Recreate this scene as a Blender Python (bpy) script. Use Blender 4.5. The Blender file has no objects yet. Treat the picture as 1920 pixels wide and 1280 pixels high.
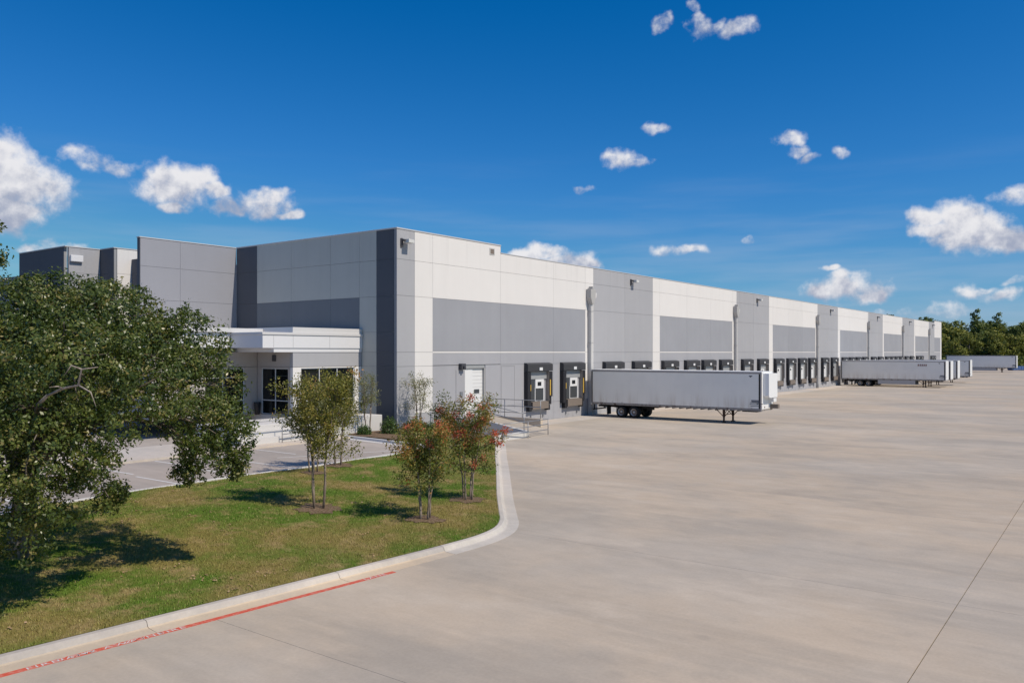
import bpy, math, random
import numpy as np
from mathutils import Vector, Matrix
from mathutils.geometry import delaunay_2d_cdt

random.seed(7)
RNG = np.random.default_rng(11)
S = bpy.context.scene
COL = S.collection

# ------------------------------------------------------------------ camera
F_PX, EYE = 1531.0, 5.6
U = Vector((0.5966, 0.8026)).normalized()
CX, CY = -38.541, -38.081
cam = bpy.data.cameras.new("camera")
cam.sensor_width = 36.0
cam.lens = F_PX / 1920 * 36
cam.shift_y = 20 / 1920
cam.clip_end = 20000
cam_ob = bpy.data.objects.new("camera", cam)
COL.objects.link(cam_ob)
cam_ob.location = (CX, CY, EYE)
cam_ob.rotation_euler = (math.pi / 2, 0, -math.atan2(U.y, U.x))
S.camera = cam_ob

# ------------------------------------------------------------------ exposure, sun
S.view_settings.view_transform = 'Standard'
S.view_settings.look = 'None'
S.view_settings.exposure = 0.0
S.view_settings.gamma = 1.0
S.view_settings.use_curve_mapping = False
S.render.engine = 'CYCLES'
S.cycles.max_bounces = 6
S.cycles.transparent_max_bounces = 8
S.cycles.use_denoising = True

SUN_EL = math.radians(50)
sun_h = Vector((0.09, -0.996)).normalized()          # towards the sun, on the ground
sun = bpy.data.lights.new("sun", 'SUN')
sun.energy = 3.95
sun.angle = math.radians(0.53)
sun.color = (1.0, 0.90, 0.75)
sun_ob = bpy.data.objects.new("sun", sun)
COL.objects.link(sun_ob)
sun_dir = Vector((sun_h.x * math.cos(SUN_EL), sun_h.y * math.cos(SUN_EL), math.sin(SUN_EL)))
sun_ob.rotation_euler = sun_dir.to_track_quat('Z', 'Y').to_euler()
sun_ob.location = (0, -60, 80)


def px_dir(px, py):
    """direction of a point of the sky, given where it stands seen from the yard"""
    k, m = (px - 960) / F_PX, (660 - py) / F_PX
    return Vector((k * U.x + U.y, k * -U.y + U.x, m)).normalized()


# ------------------------------------------------------------------ world: sky with clouds
W = bpy.data.worlds.new("World")
S.world = W
W.use_nodes = True
nt = W.node_tree
nt.nodes.clear()


def N(tree, typ, **kw):
    n = tree.nodes.new(typ)
    ins = kw.pop('ins', {})
    for k, v in kw.items():
        setattr(n, k, v)
    for k, v in ins.items():
        if hasattr(v, 'is_output') or isinstance(v, bpy.types.NodeSocket):
            tree.links.new(v, n.inputs[k])
        else:
            n.inputs[k].default_value = v
    return n


def MA(tree, op, a, b=None, c=None, clamp=False):
    n = tree.nodes.new('ShaderNodeMath')
    n.operation = op
    n.use_clamp = clamp
    for i, v in enumerate((a, b, c)):
        if v is None:
            continue
        if isinstance(v, bpy.types.NodeSocket):
            tree.links.new(v, n.inputs[i])
        else:
            n.inputs[i].default_value = v
    return n.outputs[0]


def mixc(tree, fac, a, b, blend='MIX'):
    n = tree.nodes.new('ShaderNodeMix')
    n.data_type = 'RGBA'
    n.blend_type = blend
    for i, v in ((0, fac), (6, a), (7, b)):
        if isinstance(v, bpy.types.NodeSocket):
            tree.links.new(v, n.inputs[i])
        else:
            n.inputs[i].default_value = v if i == 0 else (v[0], v[1], v[2], 1)
    return n.outputs[2]


def smooth(tree, v, a, b):
    n = tree.nodes.new('ShaderNodeMapRange')
    n.interpolation_type = 'SMOOTHSTEP'
    tree.links.new(v, n.inputs[0])
    n.inputs[1].default_value, n.inputs[2].default_value = a, b
    return n.outputs[0]


sky = N(nt, 'ShaderNodeTexSky')
sky.sky_type = 'NISHITA'
sky.sun_disc = False
sky.sun_elevation = SUN_EL
sky.sun_rotation = math.atan2(sun_h.x, sun_h.y)
sky.altitude = 200
sky.air_density = 1.0
sky.dust_density = 0.35
sky.ozone_density = 3.0
tc = N(nt, 'ShaderNodeTexCoord')
D = tc.outputs['Generated']
# deep polarised blue: one curve per colour channel, the same for the whole dome
SKY_K = 0.105
skl = N(nt, 'ShaderNodeVectorMath', operation='SCALE', ins={0: sky.outputs[0], 3: SKY_K})
ssep = N(nt, 'ShaderNodeSeparateColor', ins={0: skl.outputs[0]})
r_ = MA(nt, 'MULTIPLY', MA(nt, 'POWER', MA(nt, 'MAXIMUM', MA(nt, 'SUBTRACT', ssep.outputs[0], .115),   .001), 1.25), .60 / SKY_K)
g_ = MA(nt, 'MULTIPLY', MA(nt, 'MAXIMUM', MA(nt, 'SUBTRACT', ssep.outputs[1], .045), .01), .69 / SKY_K)
b_ = MA(nt, 'MULTIPLY', MA(nt, 'SMOOTH_MIN', MA(nt, 'MULTIPLY', ssep.outputs[2], 1.02), .60, .10), 1 / SKY_K)
ch = [r_, g_, b_]
skyc = N(nt, 'ShaderNodeCombineColor', ins={0: ch[0], 1: ch[1], 2: ch[2]}).outputs[0]

# sky coordinates: x along the horizon, y up (unit sphere angles, seam behind the view)
dx_ = N(nt, 'ShaderNodeVectorMath', operation='DOT_PRODUCT', ins={0: D, 1: (U.x, -U.y, 0)}).outputs['Value']
dy_ = N(nt, 'ShaderNodeVectorMath', operation='DOT_PRODUCT', ins={0: D, 1: (U.y, U.x, 0)}).outputs['Value']
dz_ = N(nt, 'ShaderNodeVectorMath', operation='DOT_PRODUCT', ins={0: D, 1: (0, 0, 1)}).outputs['Value']
Q = N(nt, 'ShaderNodeCombineXYZ', ins={0: MA(nt, 'ARCTAN2', dx_, dy_), 1: MA(nt, 'ARCSINE', dz_)}).outputs[0]
wn = N(nt, 'ShaderNodeTexNoise', ins={'Vector': D, 'Scale': 24.0, 'Detail': 3.0, 'Roughness': 0.5})
P = N(nt, 'ShaderNodeVectorMath', operation='MULTIPLY_ADD', ins={0: N(nt, 'ShaderNodeVectorMath', operation='SUBTRACT', ins={0: wn.outputs['Color'], 1: (.5, .5, .5)}).outputs[0], 1: (0.040, 0.028, 0), 2: Q}).outputs[0]

# every cloud: list of lobes (px, py, half width, half height) as seen from the yard, plus strength
CLOUDS = [
    (1.0, [(-20, 330, 115, 90), (40, 350, 80, 60), (-10, 285, 50, 45), (20, 400, 60, 35), (-60, 380, 90, 50)]),
    (.74, [(180, 300, 55, 22), (225, 318, 45, 16), (150, 290, 26, 22)]),
    (.95, [(340, 345, 85, 36), (310, 330, 38, 28), (370, 340, 46, 24), (325, 388, 26, 14), (410, 362, 30, 16)]),
    (.85, [(490, 385, 55, 24), (505, 365, 24, 20), (440, 388, 50, 15), (545, 398, 18, 12)]),
    (.66, [(1240, 44, 24, 18), (1250, 28, 12, 16)]),
    (.72, [(1320, 50, 40, 20), (1380, 55, 34, 16), (1312, 36, 20, 14), (1350, 48, 20, 12)]),
    (.5, [(1300, 16, 16, 12)]),
    (.72, [(1218, 240, 32, 11)]),
    (.75, [(1160, 298, 36, 14), (1185, 308, 32, 14), (1145, 293, 20, 9)]),
    (.7, [(1086, 351, 26, 10)]),
    (.75, [(1480, 262, 28, 18), (1492, 285, 22, 18), (1515, 298, 36, 8)]),
    (.7, [(1571, 289, 14, 14)]),
    (.75, [(1250, 468, 40, 11), (1298, 467, 34, 13)]),
    (.55, [(1408, 447, 22, 12)]),
    (1.0, [(1815, 430, 76, 38), (1800, 400, 52, 30), (1745, 402, 24, 26), (1870, 448, 66, 24), (1905, 455, 50, 18), (1760, 425, 36, 24)]),
    (.8, [(1905, 365, 44, 20), (1920, 352, 26, 14)]),
    (.95, [(1590, 540, 70, 26), (1575, 520, 28, 20), (1545, 548, 36, 20), (1640, 552, 40, 13), (1552, 502, 12, 10)]),
    (.78, [(1820, 545, 50, 12), (1880, 550, 52, 12), (1845, 540, 22, 10)]),
    (.65, [(1905, 527, 26, 8)]),
    (.55, [(1775, 578, 50, 16), (1720, 582, 40, 10), (1655, 586, 20, 9)]),
    (.9, [(1020, 475, 34, 18), (1060, 490, 60, 16), (985, 478, 24, 14), (1100, 497, 40, 10)]),
    (.68, [(120, 462, 50, 16), (150, 470, 40, 10), (70, 470, 40, 10)]),
]
rr = random.Random(5)
for k in range(8):                                   # the same fair-weather clouds in the rest of the sky
    a = math.radians(75 + k * 27 + rr.uniform(-5, 5))
    e = rr.uniform(0.10, 0.42)
    q = Vector((math.sin(a) * U.x + math.cos(a) * U.y, math.sin(a) * -U.y + math.cos(a) * U.x, 0)).normalized()
    CLOUDS.append((rr.uniform(.6, 1), ('dir', Vector((q.x, q.y, e)).normalized(), rr.uniform(50, 95), rr.uniform(22, 40))))


def ang(d):
    return math.atan2(d.x * U.x - d.y * U.y, d.x * U.y + d.y * U.x), math.asin(d.z)


field = None
shade = None
for strength, lobes in CLOUDS:
    if lobes[0] == 'dir':
        az, el = ang(lobes[1])
        lob = [(az, el, lobes[2] / F_PX, lobes[3] / F_PX)]
    else:
        lob = []
        for a, b, w, h in lobes:
            az, el = ang(px_dir(a, b))
            co = math.cos(math.atan((a - 960) / F_PX))
            lob.append((az, el, w * co * co / F_PX, h * co / F_PX))
    asp = sum(l[2] / l[3] for l in lob) / len(lob)     # one stretch for the whole cloud
    Pc = N(nt, 'ShaderNodeVectorMath', operation='MULTIPLY', ins={0: P, 1: (1, asp, 0)}).outputs[0]
    cf = None
    for az, el, w, h in lob:
        r = .5 * (w + h * asp) * (1.22 if strength > .8 else 1.75)
        dd = N(nt, 'ShaderNodeVectorMath', operation='DISTANCE', ins={0: Pc, 1: (az, el * asp, 0)}).outputs['Value']
        v = MA(nt, 'MULTIPLY_ADD', dd, -1.0 / r, 1.0)
        cf = v if cf is None else MA(nt, 'SMOOTH_MAX', cf, v, 0.10)
    fd = MA(nt, 'MINIMUM', MA(nt, 'ADD', cf, (strength * 0.34 - 0.34) if strength > .8 else (-.40 - .25 * (.8 - strength))), strength ** 3 * .80)
    # height within the cloud: lit above, grey base below
    y0 = min(l[1] - l[3] for l in lob); y1 = max(l[1] + l[3] for l in lob)
    x0 = min(l[0] - l[2] for l in lob); x1 = max(l[0] + l[2] for l in lob)
    hh = MA(nt, 'MULTIPLY_ADD', N(nt, 'ShaderNodeVectorMath', operation='DOT_PRODUCT', ins={0: P, 1: (0, 1, 0)}).outputs['Value'], 2 / (y1 - y0), -(y1 + y0) / (y1 - y0))
    near = smooth(nt, cf, -.5, -.1) if strength > .8 else smooth(nt, cf, .15, .4)
    sh = MA(nt, 'MULTIPLY', MA(nt, 'MULTIPLY', hh, near), strength * strength)
    field = fd if field is None else MA(nt, 'MAXIMUM', field, fd)
    shade = sh if shade is None else MA(nt, 'ADD', shade, sh)
    # keep the shader sequential, one cloud after the other, so that it fits the renderer's stack
    P = N(nt, 'ShaderNodeVectorMath', operation='MULTIPLY_ADD', ins={0: MA(nt, 'ADD', field, shade), 1: (1e-9, 1e-9, 1e-9), 2: P}).outputs[0]

dn = N(nt, 'ShaderNodeTexNoise', ins={'Vector': D, 'Scale': 44.0, 'Detail': 7.0, 'Roughness': 0.60})
dn2 = N(nt, 'ShaderNodeTexNoise', ins={'Vector': N(nt, 'ShaderNodeVectorMath', operation='ADD', ins={0: D, 1: sun_dir * 0.006 + Vector((0, 0, 0.006))}).outputs[0], 'Scale': 48.0, 'Detail': 4.0, 'Roughness': 0.55})
dens = MA(nt, 'ADD', MA(nt, 'MULTIPLY', field, 1.25), MA(nt, 'MULTIPLY_ADD', dn.outputs[0], 1.5, -0.76))
alpha = smooth(nt, dens, -0.05, 0.75)
relief = MA(nt, 'SUBTRACT', dn.outputs[0], dn2.outputs[0])
light = MA(nt, 'ADD', MA(nt, 'MULTIPLY', MA(nt, 'MAXIMUM', shade, -.75), 0.62), MA(nt, 'MULTIPLY', relief, 2.0))
light = smooth(nt, light, -0.80, 0.50)
cloudc = mixc(nt, light, (0.36, 0.40, 0.52), (0.84, 0.83, 0.85))
# thin veil of high cloud towards the horizon
vm = N(nt, 'ShaderNodeMapping', ins={'Vector': D, 'Scale': (1.6, 1.6, 16.0), 'Rotation': (0.05, 0.03, 0)})
vn = N(nt, 'ShaderNodeTexNoise', ins={'Vector': vm.outputs[0], 'Scale': 2.2, 'Detail': 4.0, 'Roughness': 0.55})
veil = MA(nt, 'MULTIPLY', smooth(nt, vn.outputs[0], 0.42, 0.75), smooth(nt, dz_, 0.26, 0.04))
veilc = mixc(nt, MA(nt, 'MULTIPLY', veil, 0.26), skyc, tuple(c / SKY_K for c in (0.50, 0.56, 0.68)))
fin = mixc(nt, MA(nt, 'MULTIPLY', alpha, 0.97), veilc, mixc(nt, 1.0, cloudc, (1 / SKY_K,) * 3, 'MULTIPLY'))
bg = N(nt, 'ShaderNodeBackground', ins={0: fin, 1: SKY_K})
wo = N(nt, 'ShaderNodeOutputWorld', ins={0: bg.outputs[0]})
W.cycles.sampling_method = 'MANUAL'
W.cycles.sample_map_resolution = 512

# ------------------------------------------------------------------ helpers


class M:
    """collects faces of one mesh"""

    def __init__(self):
        self.v, self.f, self.m = [], [], []

    def face(self, pts, mi=0):
        b = len(self.v)
        self.v += [tuple(p) for p in pts]
        self.f.append(tuple(range(b, b + len(pts))))
        self.m.append(mi)

    def box(self, x0, x1, y0, y1, z0, z1, mi=0):
        b = len(self.v)
        self.v += [(x0, y0, z0), (x1, y0, z0), (x1, y1, z0), (x0, y1, z0), (x0, y0, z1), (x1, y0, z1), (x1, y1, z1), (x0, y1, z1)]
        for q in ((0, 3, 2, 1), (4, 5, 6, 7), (0, 1, 5, 4), (1, 2, 6, 5), (2, 3, 7, 6), (3, 0, 4, 7)):
            self.f.append(tuple(b + i for i in q))
            self.m.append(mi)
        return self

    def prism(self, outline, axis, a, b, mi=0):
        """outline of 2D points extruded along axis ('x','y','z') from a to b"""
        def P3(p, t):
            return (t, p[0], p[1]) if axis == 'x' else ((p[0], t, p[1]) if axis == 'y' else (p[0], p[1], t))
        n = len(outline)
        base = len(self.v)
        self.v += [P3(p, a) for p in outline] + [P3(p, b) for p in outline]
        self.f.append(tuple(base + i for i in range(n))[::-1]); self.m.append(mi)
        self.f.append(tuple(base + n + i for i in range(n))); self.m.append(mi)
        for i in range(n):
            j = (i + 1) % n
            self.f.append((base + i, base + j, base + n + j, base + n + i)); self.m.append(mi)
        return self

    def tube(self, pts, r, n=8, mi=0, cap=True):
        pts = [Vector(p) for p in pts]
        rs = r if isinstance(r, (list, tuple)) else [r] * len(pts)
        base = len(self.v)
        ref = None
        for i, p in enumerate(pts):
            t = (pts[min(i + 1, len(pts) - 1)] - pts[max(i - 1, 0)]).normalized()
            if ref is None:
                ref = Vector((0, 0, 1)) if abs(t.z) < .9 else Vector((1, 0, 0))
            a = t.cross(ref).normalized()
            bb = a.cross(t)
            for k in range(n):
                ang = 2 * math.pi * k / n
                self.v.append(tuple(p + a * (rs[i] * math.cos(ang)) + bb * (rs[i] * math.sin(ang))))
        for i in range(len(pts) - 1):
            for k in range(n):
                j = (k + 1) % n
                self.f.append((base + i * n + k, base + i * n + j, base + (i + 1) * n + j, base + (i + 1) * n + k)); self.m.append(mi)
        if cap:
            self.f.append(tuple(base + k for k in range(n))[::-1]); self.m.append(mi)
            e = base + (len(pts) - 1) * n
            self.f.append(tuple(e + k for k in range(n))); self.m.append(mi)
        return self

    def mesh(self, name, mats, smooth_=False):
        me = bpy.data.meshes.new(name)
        me.from_pydata(self.v, [], self.f)
        for m in mats:
            me.materials.append(m)
        if len(mats) > 1:
            me.polygons.foreach_set('material_index', self.m)
        if smooth_:
            me.polygons.foreach_set('use_smooth', [True] * len(self.f))
        me.update()
        return me


def link(name, data, parent=None, loc=None):
    o = bpy.data.objects.new(name, data)
    COL.objects.link(o)
    if parent is not None:
        o.parent = parent
    if loc is not None:
        o.location = loc
    return o


def obj(name, m, mats, parent=None, loc=None, bevel=0.0, smooth_=False):
    if not isinstance(mats, (list, tuple)):
        mats = [mats]
    o = link(name, m.mesh(name, mats, smooth_), parent, loc)
    if bevel:
        b = o.modifiers.new("bevel", 'BEVEL')
        b.width = bevel
        b.segments = 1
        b.limit_method = 'ANGLE'
    return o


def tag(o, label, cat, group=None):
    o['label'] = label
    o['category'] = cat
    if group:
        o['group'] = group
    return o


def empty(name, loc, rz=0.0, scale=1.0):
    o = link(name, None, None, loc)
    o.rotation_euler = (0, 0, rz)
    o.scale = (scale,) * 3
    return o


def kind(o, k):
    o['kind'] = k
    return o


def copy_tree(o, parent=None):
    c = o.copy()
    COL.objects.link(c)
    c.parent = parent
    for ch in list(o.children):
        copy_tree(ch, c)
    return c


# ------------------------------------------------------------------ materials
def mat(name, col, rough=0.7, spec=0.3, metal=0.0, build=None):
    m = bpy.data.materials.new(name)
    m.use_nodes = True
    t = m.node_tree
    p = t.nodes['Principled BSDF']
    p.inputs['Base Color'].default_value = (*col, 1)
    p.inputs['Roughness'].default_value = rough
    p.inputs['Specular IOR Level'].default_value = spec
    p.inputs['Metallic'].default_value = metal
    if build:
        build(t, p)
    return m


def pos(t):
    return N(t, 'ShaderNodeNewGeometry').outputs['Position']


def noise(t, vec, scale, detail=4, rough=0.55, stretch=None, rot=None):
    if stretch or rot:
        vec = N(t, 'ShaderNodeMapping', ins={'Vector': vec, 'Scale': stretch or (1, 1, 1), 'Rotation': rot or (0, 0, 0)}).outputs[0]
    return N(t, 'ShaderNodeTexNoise', ins={'Vector': vec, 'Scale': scale, 'Detail': detail, 'Roughness': rough}).outputs[0]


def bump(t, p, h, strength, dist):
    b = N(t, 'ShaderNodeBump', ins={'Strength': strength, 'Distance': dist, 'Height': h})
    t.links.new(b.outputs[0], p.inputs['Normal'])


def painted(col, vary=0.10, streak=0.06):
    """painted tilt-up concrete: broad mottling and faint vertical weathering"""
    def b(t, p):
        g = pos(t)
        a = noise(t, g, 0.35, 5, 0.6)
        c = noise(t, g, 1.0, 4, 0.6, (1.6, 1.6, 0.10))
        f = noise(t, g, 30, 2)
        v = MA(t, 'ADD', MA(t, 'MULTIPLY_ADD', a, vary * 2, 1 - vary), MA(t, 'MULTIPLY_ADD', c, streak * 2, -streak))
        v = MA(t, 'ADD', v, MA(t, 'MULTIPLY_ADD', f, .06, -.03))
        v = MA(t, 'ADD', v, MA(t, 'MULTIPLY_ADD', N(t, 'ShaderNodeObjectInfo').outputs['Random'], .05, -.025))
        zz = N(t, 'ShaderNodeSeparateXYZ', ins={0: g}).outputs[2]
        drip = noise(t, g, 1.0, 3, .6, (2.6, 2.6, .05))
        v = MA(t, 'SUBTRACT', v, MA(t, 'MULTIPLY', MA(t, 'MULTIPLY', smooth(t, drip, .52, .75), smooth(t, zz, 9.5, 13.6)), .07))
        v = MA(t, 'SUBTRACT', v, MA(t, 'MULTIPLY', MA(t, 'MULTIPLY', smooth(t, noise(t, g, 1.1, 4, .6), .40, .65), smooth(t, zz, 1.1, .0)), .16))
        rgb = N(t, 'ShaderNodeRGB'); rgb.outputs[0].default_value = (*col, 1)
        sc = N(t, 'ShaderNodeVectorMath', operation='SCALE', ins={0: rgb.outputs[0], 3: v})
        t.links.new(sc.outputs[0], p.inputs['Base Color'])
        bump(t, p, f, 0.12, 0.01)
    return b


def wall_mat(name, col, vary=.08, streak=.05):
    return mat(name, col, .75, .25, build=painted(col, vary, streak))


WHITE = wall_mat("white wall paint", (0.725, 0.70, 0.68), .04, .03)
GREY = wall_mat("light grey wall paint", (0.385, 0.385, 0.405), .06, .04)
RECT = wall_mat("mid grey wall paint", (0.318, 0.324, 0.352), .09, .05)
LOW = wall_mat("grey wall paint low", (0.37, 0.37, 0.395), .07, .05)
FRONT = wall_mat("pale grey front paint", (0.505, 0.505, 0.46), .07, .05)
FRECT = wall_mat("slate blue front paint", (0.185, 0.20, 0.215), .10, .05)
NAVY = wall_mat("charcoal blue paint", (0.105, 0.112, 0.128), .10, .05)
ENTRY_SHADE = wall_mat("shade toned entrance paint", (0.42, 0.385, 0.36), .05, .04)  # white entrance walls with the canopy's shade put into the colour
WING = wall_mat("warm grey wing paint", (0.285, 0.29, 0.325), .06, .03)
CORE = mat("joint sealant", (0.31, 0.31, 0.32), .9)
ROOF = mat("roof membrane", (0.55, 0.55, 0.54), .8)
COPING = mat("coping metal", (0.52, 0.52, 0.53), .45, .5)
PANELW = mat("white metal fascia", (0.68, 0.68, 0.70), .55, .25)
FASCIA2 = mat("pale metal band", (0.62, 0.61, 0.61), .4, .5)
BLACK = mat("black rubber pad", (0.022, 0.022, 0.026), .65, .35)
SEALTOP = mat("sun bleached pad", (0.05, 0.05, 0.055), .7, .3)
YELLOW = mat("yellow guide paint", (0.60, 0.38, 0.06), .6)
DOORW = mat("white door steel", (0.74, 0.74, 0.74), .4, .4)
DOORG = mat("grey door steel", (0.33, 0.34, 0.35), .5, .4)
SCREEN = mat("dark mesh screen", (0.06, 0.065, 0.07), .5, .3)
LINER = mat("beige pad liner", (0.30, 0.265, 0.235), .8, .2)
LEVEL = mat("weathered leveller steel", (0.20, 0.165, 0.14), .7, .3)
RUST = mat("rusty steel", (0.09, 0.055, 0.04), .8, .2)
GALV = mat("galvanised pipe", (0.30, 0.31, 0.33), .45, .5, .55)
LAMPD = mat("bronze lamp housing", (0.06, 0.06, 0.07), .5, .4)
LAMPW = mat("pale lamp housing", (0.62, 0.62, 0.60), .45, .4)
SPOUT = mat("downspout paint", (0.50, 0.49, 0.48), .5, .4)
SPOUTD = mat("box gutter paint", (0.42, 0.41, 0.40), .55, .3)
MULLION = mat("silver window frame", (0.60, 0.61, 0.62), .4, .5)
GLASS = mat("dark tinted glass", (0.008, 0.010, 0.011), .03, .5)
WHITEC = mat("white cast concrete", (0.60, 0.58, 0.56), .8, .2)
STRIPE = mat("white road paint", (0.62, 0.61, 0.59), .8, .2)


def faded_red(t, p):
    g = pos(t)
    n = noise(t, g, 9, 4, .65)
    c = mixc(t, smooth(t, n, .38, .75), (0.60, 0.095, 0.055), (0.60, 0.25, 0.19))
    t.links.new(c, p.inputs['Base Color'])


REDP = mat("faded red kerb paint", (0.47, .09, .06), .8, .2, build=faded_red)


def concrete(base, warm, grey, streak=True, dark=.12):
    def b(t, p):
        g = pos(t)
        big = noise(t, g, 0.07, 5, .6)
        mid = noise(t, g, 0.55, 5, .6)
        stx = noise(t, g, 1.0, 6, .65, (0.42, 0.055, 1), (0, 0, 0.06))
        st2 = noise(t, g, 1.0, 5, .6, (1.7, 0.11, 1), (0, 0, -0.05))
        fine = noise(t, g, 14, 4, .7)
        c = mixc(t, smooth(t, big, .40, .60), warm, grey)
        c = mixc(t, MA(t, 'MULTIPLY', smooth(t, mid, .42, .72), .5), c, base)
        if streak:
            c = mixc(t, MA(t, 'MULTIPLY', smooth(t, stx, .46, .76), .60), c, tuple(x * .74 for x in grey))
            c = mixc(t, MA(t, 'MULTIPLY', smooth(t, st2, .52, .78), .38), c, tuple(min(1, x * 1.22) for x in warm))
        spots = noise(t, g, 0.8, 3, .5, (1, .5, 1))
        cl = noise(t, g, .19, 6, .68, (1, .6, 1))
        c = mixc(t, MA(t, 'MULTIPLY', smooth(t, cl, .46, .66), .60), c, tuple(x * .80 for x in grey))
        c = mixc(t, MA(t, 'MULTIPLY', smooth(t, cl, .47, .33), .60), c, tuple(min(1, x * 1.16) for x in base))
        c = mixc(t, MA(t, 'MULTIPLY', smooth(t, spots, .66, .80), dark * 2.2), c, (0.17, 0.16, 0.155))
        v = MA(t, 'MULTIPLY_ADD', fine, .26, .87)
        v = MA(t, 'MULTIPLY', v, MA(t, 'MULTIPLY_ADD', noise(t, g, 1.5, 6, .7, (1, .55, 1)), .30, .85))
        oi = N(t, 'ShaderNodeObjectInfo').outputs['Random']
        v = MA(t, 'MULTIPLY', v, MA(t, 'MULTIPLY_ADD', oi, .07, .965))
        sc = N(t, 'ShaderNodeVectorMath', operation='SCALE', ins={0: c, 3: v})
        t.links.new(sc.outputs[0], p.inputs['Base Color'])
        bump(t, p, fine, .15, .008)
    return b


YARD = mat("yard concrete", (.4, .36, .33), .85, .2, build=concrete((0.475, .408, .332), (0.505, .414, .318), (0.435, .384, .325)))
APRON = mat("pale apron concrete", (.5, .45, .4), .85, .2, build=concrete((0.56, .49, .42), (0.58, .49, .40), (0.50, .46, .42), False, .04))
LOT = mat("parking lot concrete", (.4, .36, .33), .85, .2, build=concrete((0.40, .35, .31), (0.40, .345, .30), (0.36, .325, .295), True, .25))
KERBT = mat("stained kerb concrete", (.5, .45, .38), .85, .2, build=concrete((0.58, .475, .35), (0.60, .465, .32), (0.52, .45, .37), False, .06))
KERBG = mat("grey weathered kerb concrete", (.5, .45, .4), .85, .2, build=concrete((0.50, .45, .40), (0.53, .47, .40), (0.42, .39, .37), True, .10))
KERBW = mat("new white kerb concrete", (.6, .56, .5), .85, .2, build=concrete((0.58, .525, .465), (0.59, .525, .45), (0.53, .495, .45), False, .05))
BASEC = mat("dark joint base", (0.16, 0.145, 0.13), .95)


def lawn_build(t, p):
    g = pos(t)
    a = noise(t, g, .32, 5, .6)
    b2 = noise(t, g, 1.3, 5, .65)
    f = noise(t, g, 9, 5, .7)
    c = mixc(t, smooth(t, a, .37, .62), (0.092, 0.145, 0.020), (0.22, 0.175, 0.057))
    c = mixc(t, MA(t, 'MULTIPLY', smooth(t, b2, .47, .68), .85), c, (0.31, 0.225, 0.105))
    c = mixc(t, MA(t, 'MULTIPLY', smooth(t, f, .5, .8), .5), c, (0.06, 0.085, 0.014))
    t.links.new(c, p.inputs['Base Color'])
    bump(t, p, f, .5, .04)


LAWN = mat("lawn turf", (.06, .09, .02), .95, .1, build=lawn_build)


def blade_build(t, p):
    g = pos(t)
    a = noise(t, g, .32, 5, .6)
    b2 = noise(t, g, 1.3, 5, .65)
    att = N(t, 'ShaderNodeAttribute', attribute_name='tint').outputs['Fac']
    c = mixc(t, smooth(t, a, .37, .62), (0.118, 0.215, 0.022), (0.265, 0.230, 0.062))
    c = mixc(t, MA(t, 'MULTIPLY', smooth(t, b2, .47, .68), .8), c, (0.38, 0.28, 0.125))
    c = mixc(t, smooth(t, att, .86, 1.0), c, (0.36, 0.28, 0.13))
    v = MA(t, 'MULTIPLY_ADD', att, .6, .70)
    sc = N(t, 'ShaderNodeVectorMath', operation='SCALE', ins={0: c, 3: v})
    t.links.new(sc.outputs[0], p.inputs['Base Color'])


BLADE = mat("grass blade", (.06, .1, .02), .7, .25, build=blade_build)


def mulch_build(t, p):
    g = pos(t)
    f = noise(t, g, 16, 4, .7)
    c = mixc(t, smooth(t, f, .3, .7), (0.10, 0.065, 0.040), (0.26, 0.185, 0.125))
    t.links.new(c, p.inputs['Base Color'])
    bump(t, p, f, .8, .05)


MULCH = mat("bark mulch", (.12, .07, .04), .95, .1, build=mulch_build)


def terrain_build(t, p):
    g = pos(t)
    a = noise(t, g, .02, 5, .6)
    c = mixc(t, smooth(t, a, .35, .65), (0.075, 0.085, 0.03), (0.15, 0.125, 0.06))
    t.links.new(c, p.inputs['Base Color'])


TERRAIN = mat("field soil", (.1, .1, .04), .95, .1, build=terrain_build)


def leaf_mat(name, stops, rough=.45, trans=.22, spec=.4):
    m = bpy.data.materials.new(name)
    m.use_nodes = True
    t = m.node_tree
    p = t.nodes['Principled BSDF']
    out = t.nodes['Material Output']
    att = N(t, 'ShaderNodeAttribute', attribute_name='tint').outputs['Fac']
    r = N(t, 'ShaderNodeValToRGB', ins={0: att})
    e = r.color_ramp.elements
    while len(e) < len(stops):
        e.new(.5)
    for i, (q, c) in enumerate(stops):
        e[i].position = q
        e[i].color = (*c, 1)
    t.links.new(r.outputs[0], p.inputs['Base Color'])
    p.inputs['Roughness'].default_value = rough
    p.inputs['Specular IOR Level'].default_value = spec
    tr = N(t, 'ShaderNodeBsdfTranslucent', ins={0: mixc(t, 1.0, r.outputs[0], (1.5, 1.6, .8), 'MULTIPLY')})
    mx = N(t, 'ShaderNodeMixShader', ins={0: trans, 1: p.outputs[0], 2: tr.outputs[0]})
    t.links.new(mx.outputs[0], out.inputs[0])
    return m


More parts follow.
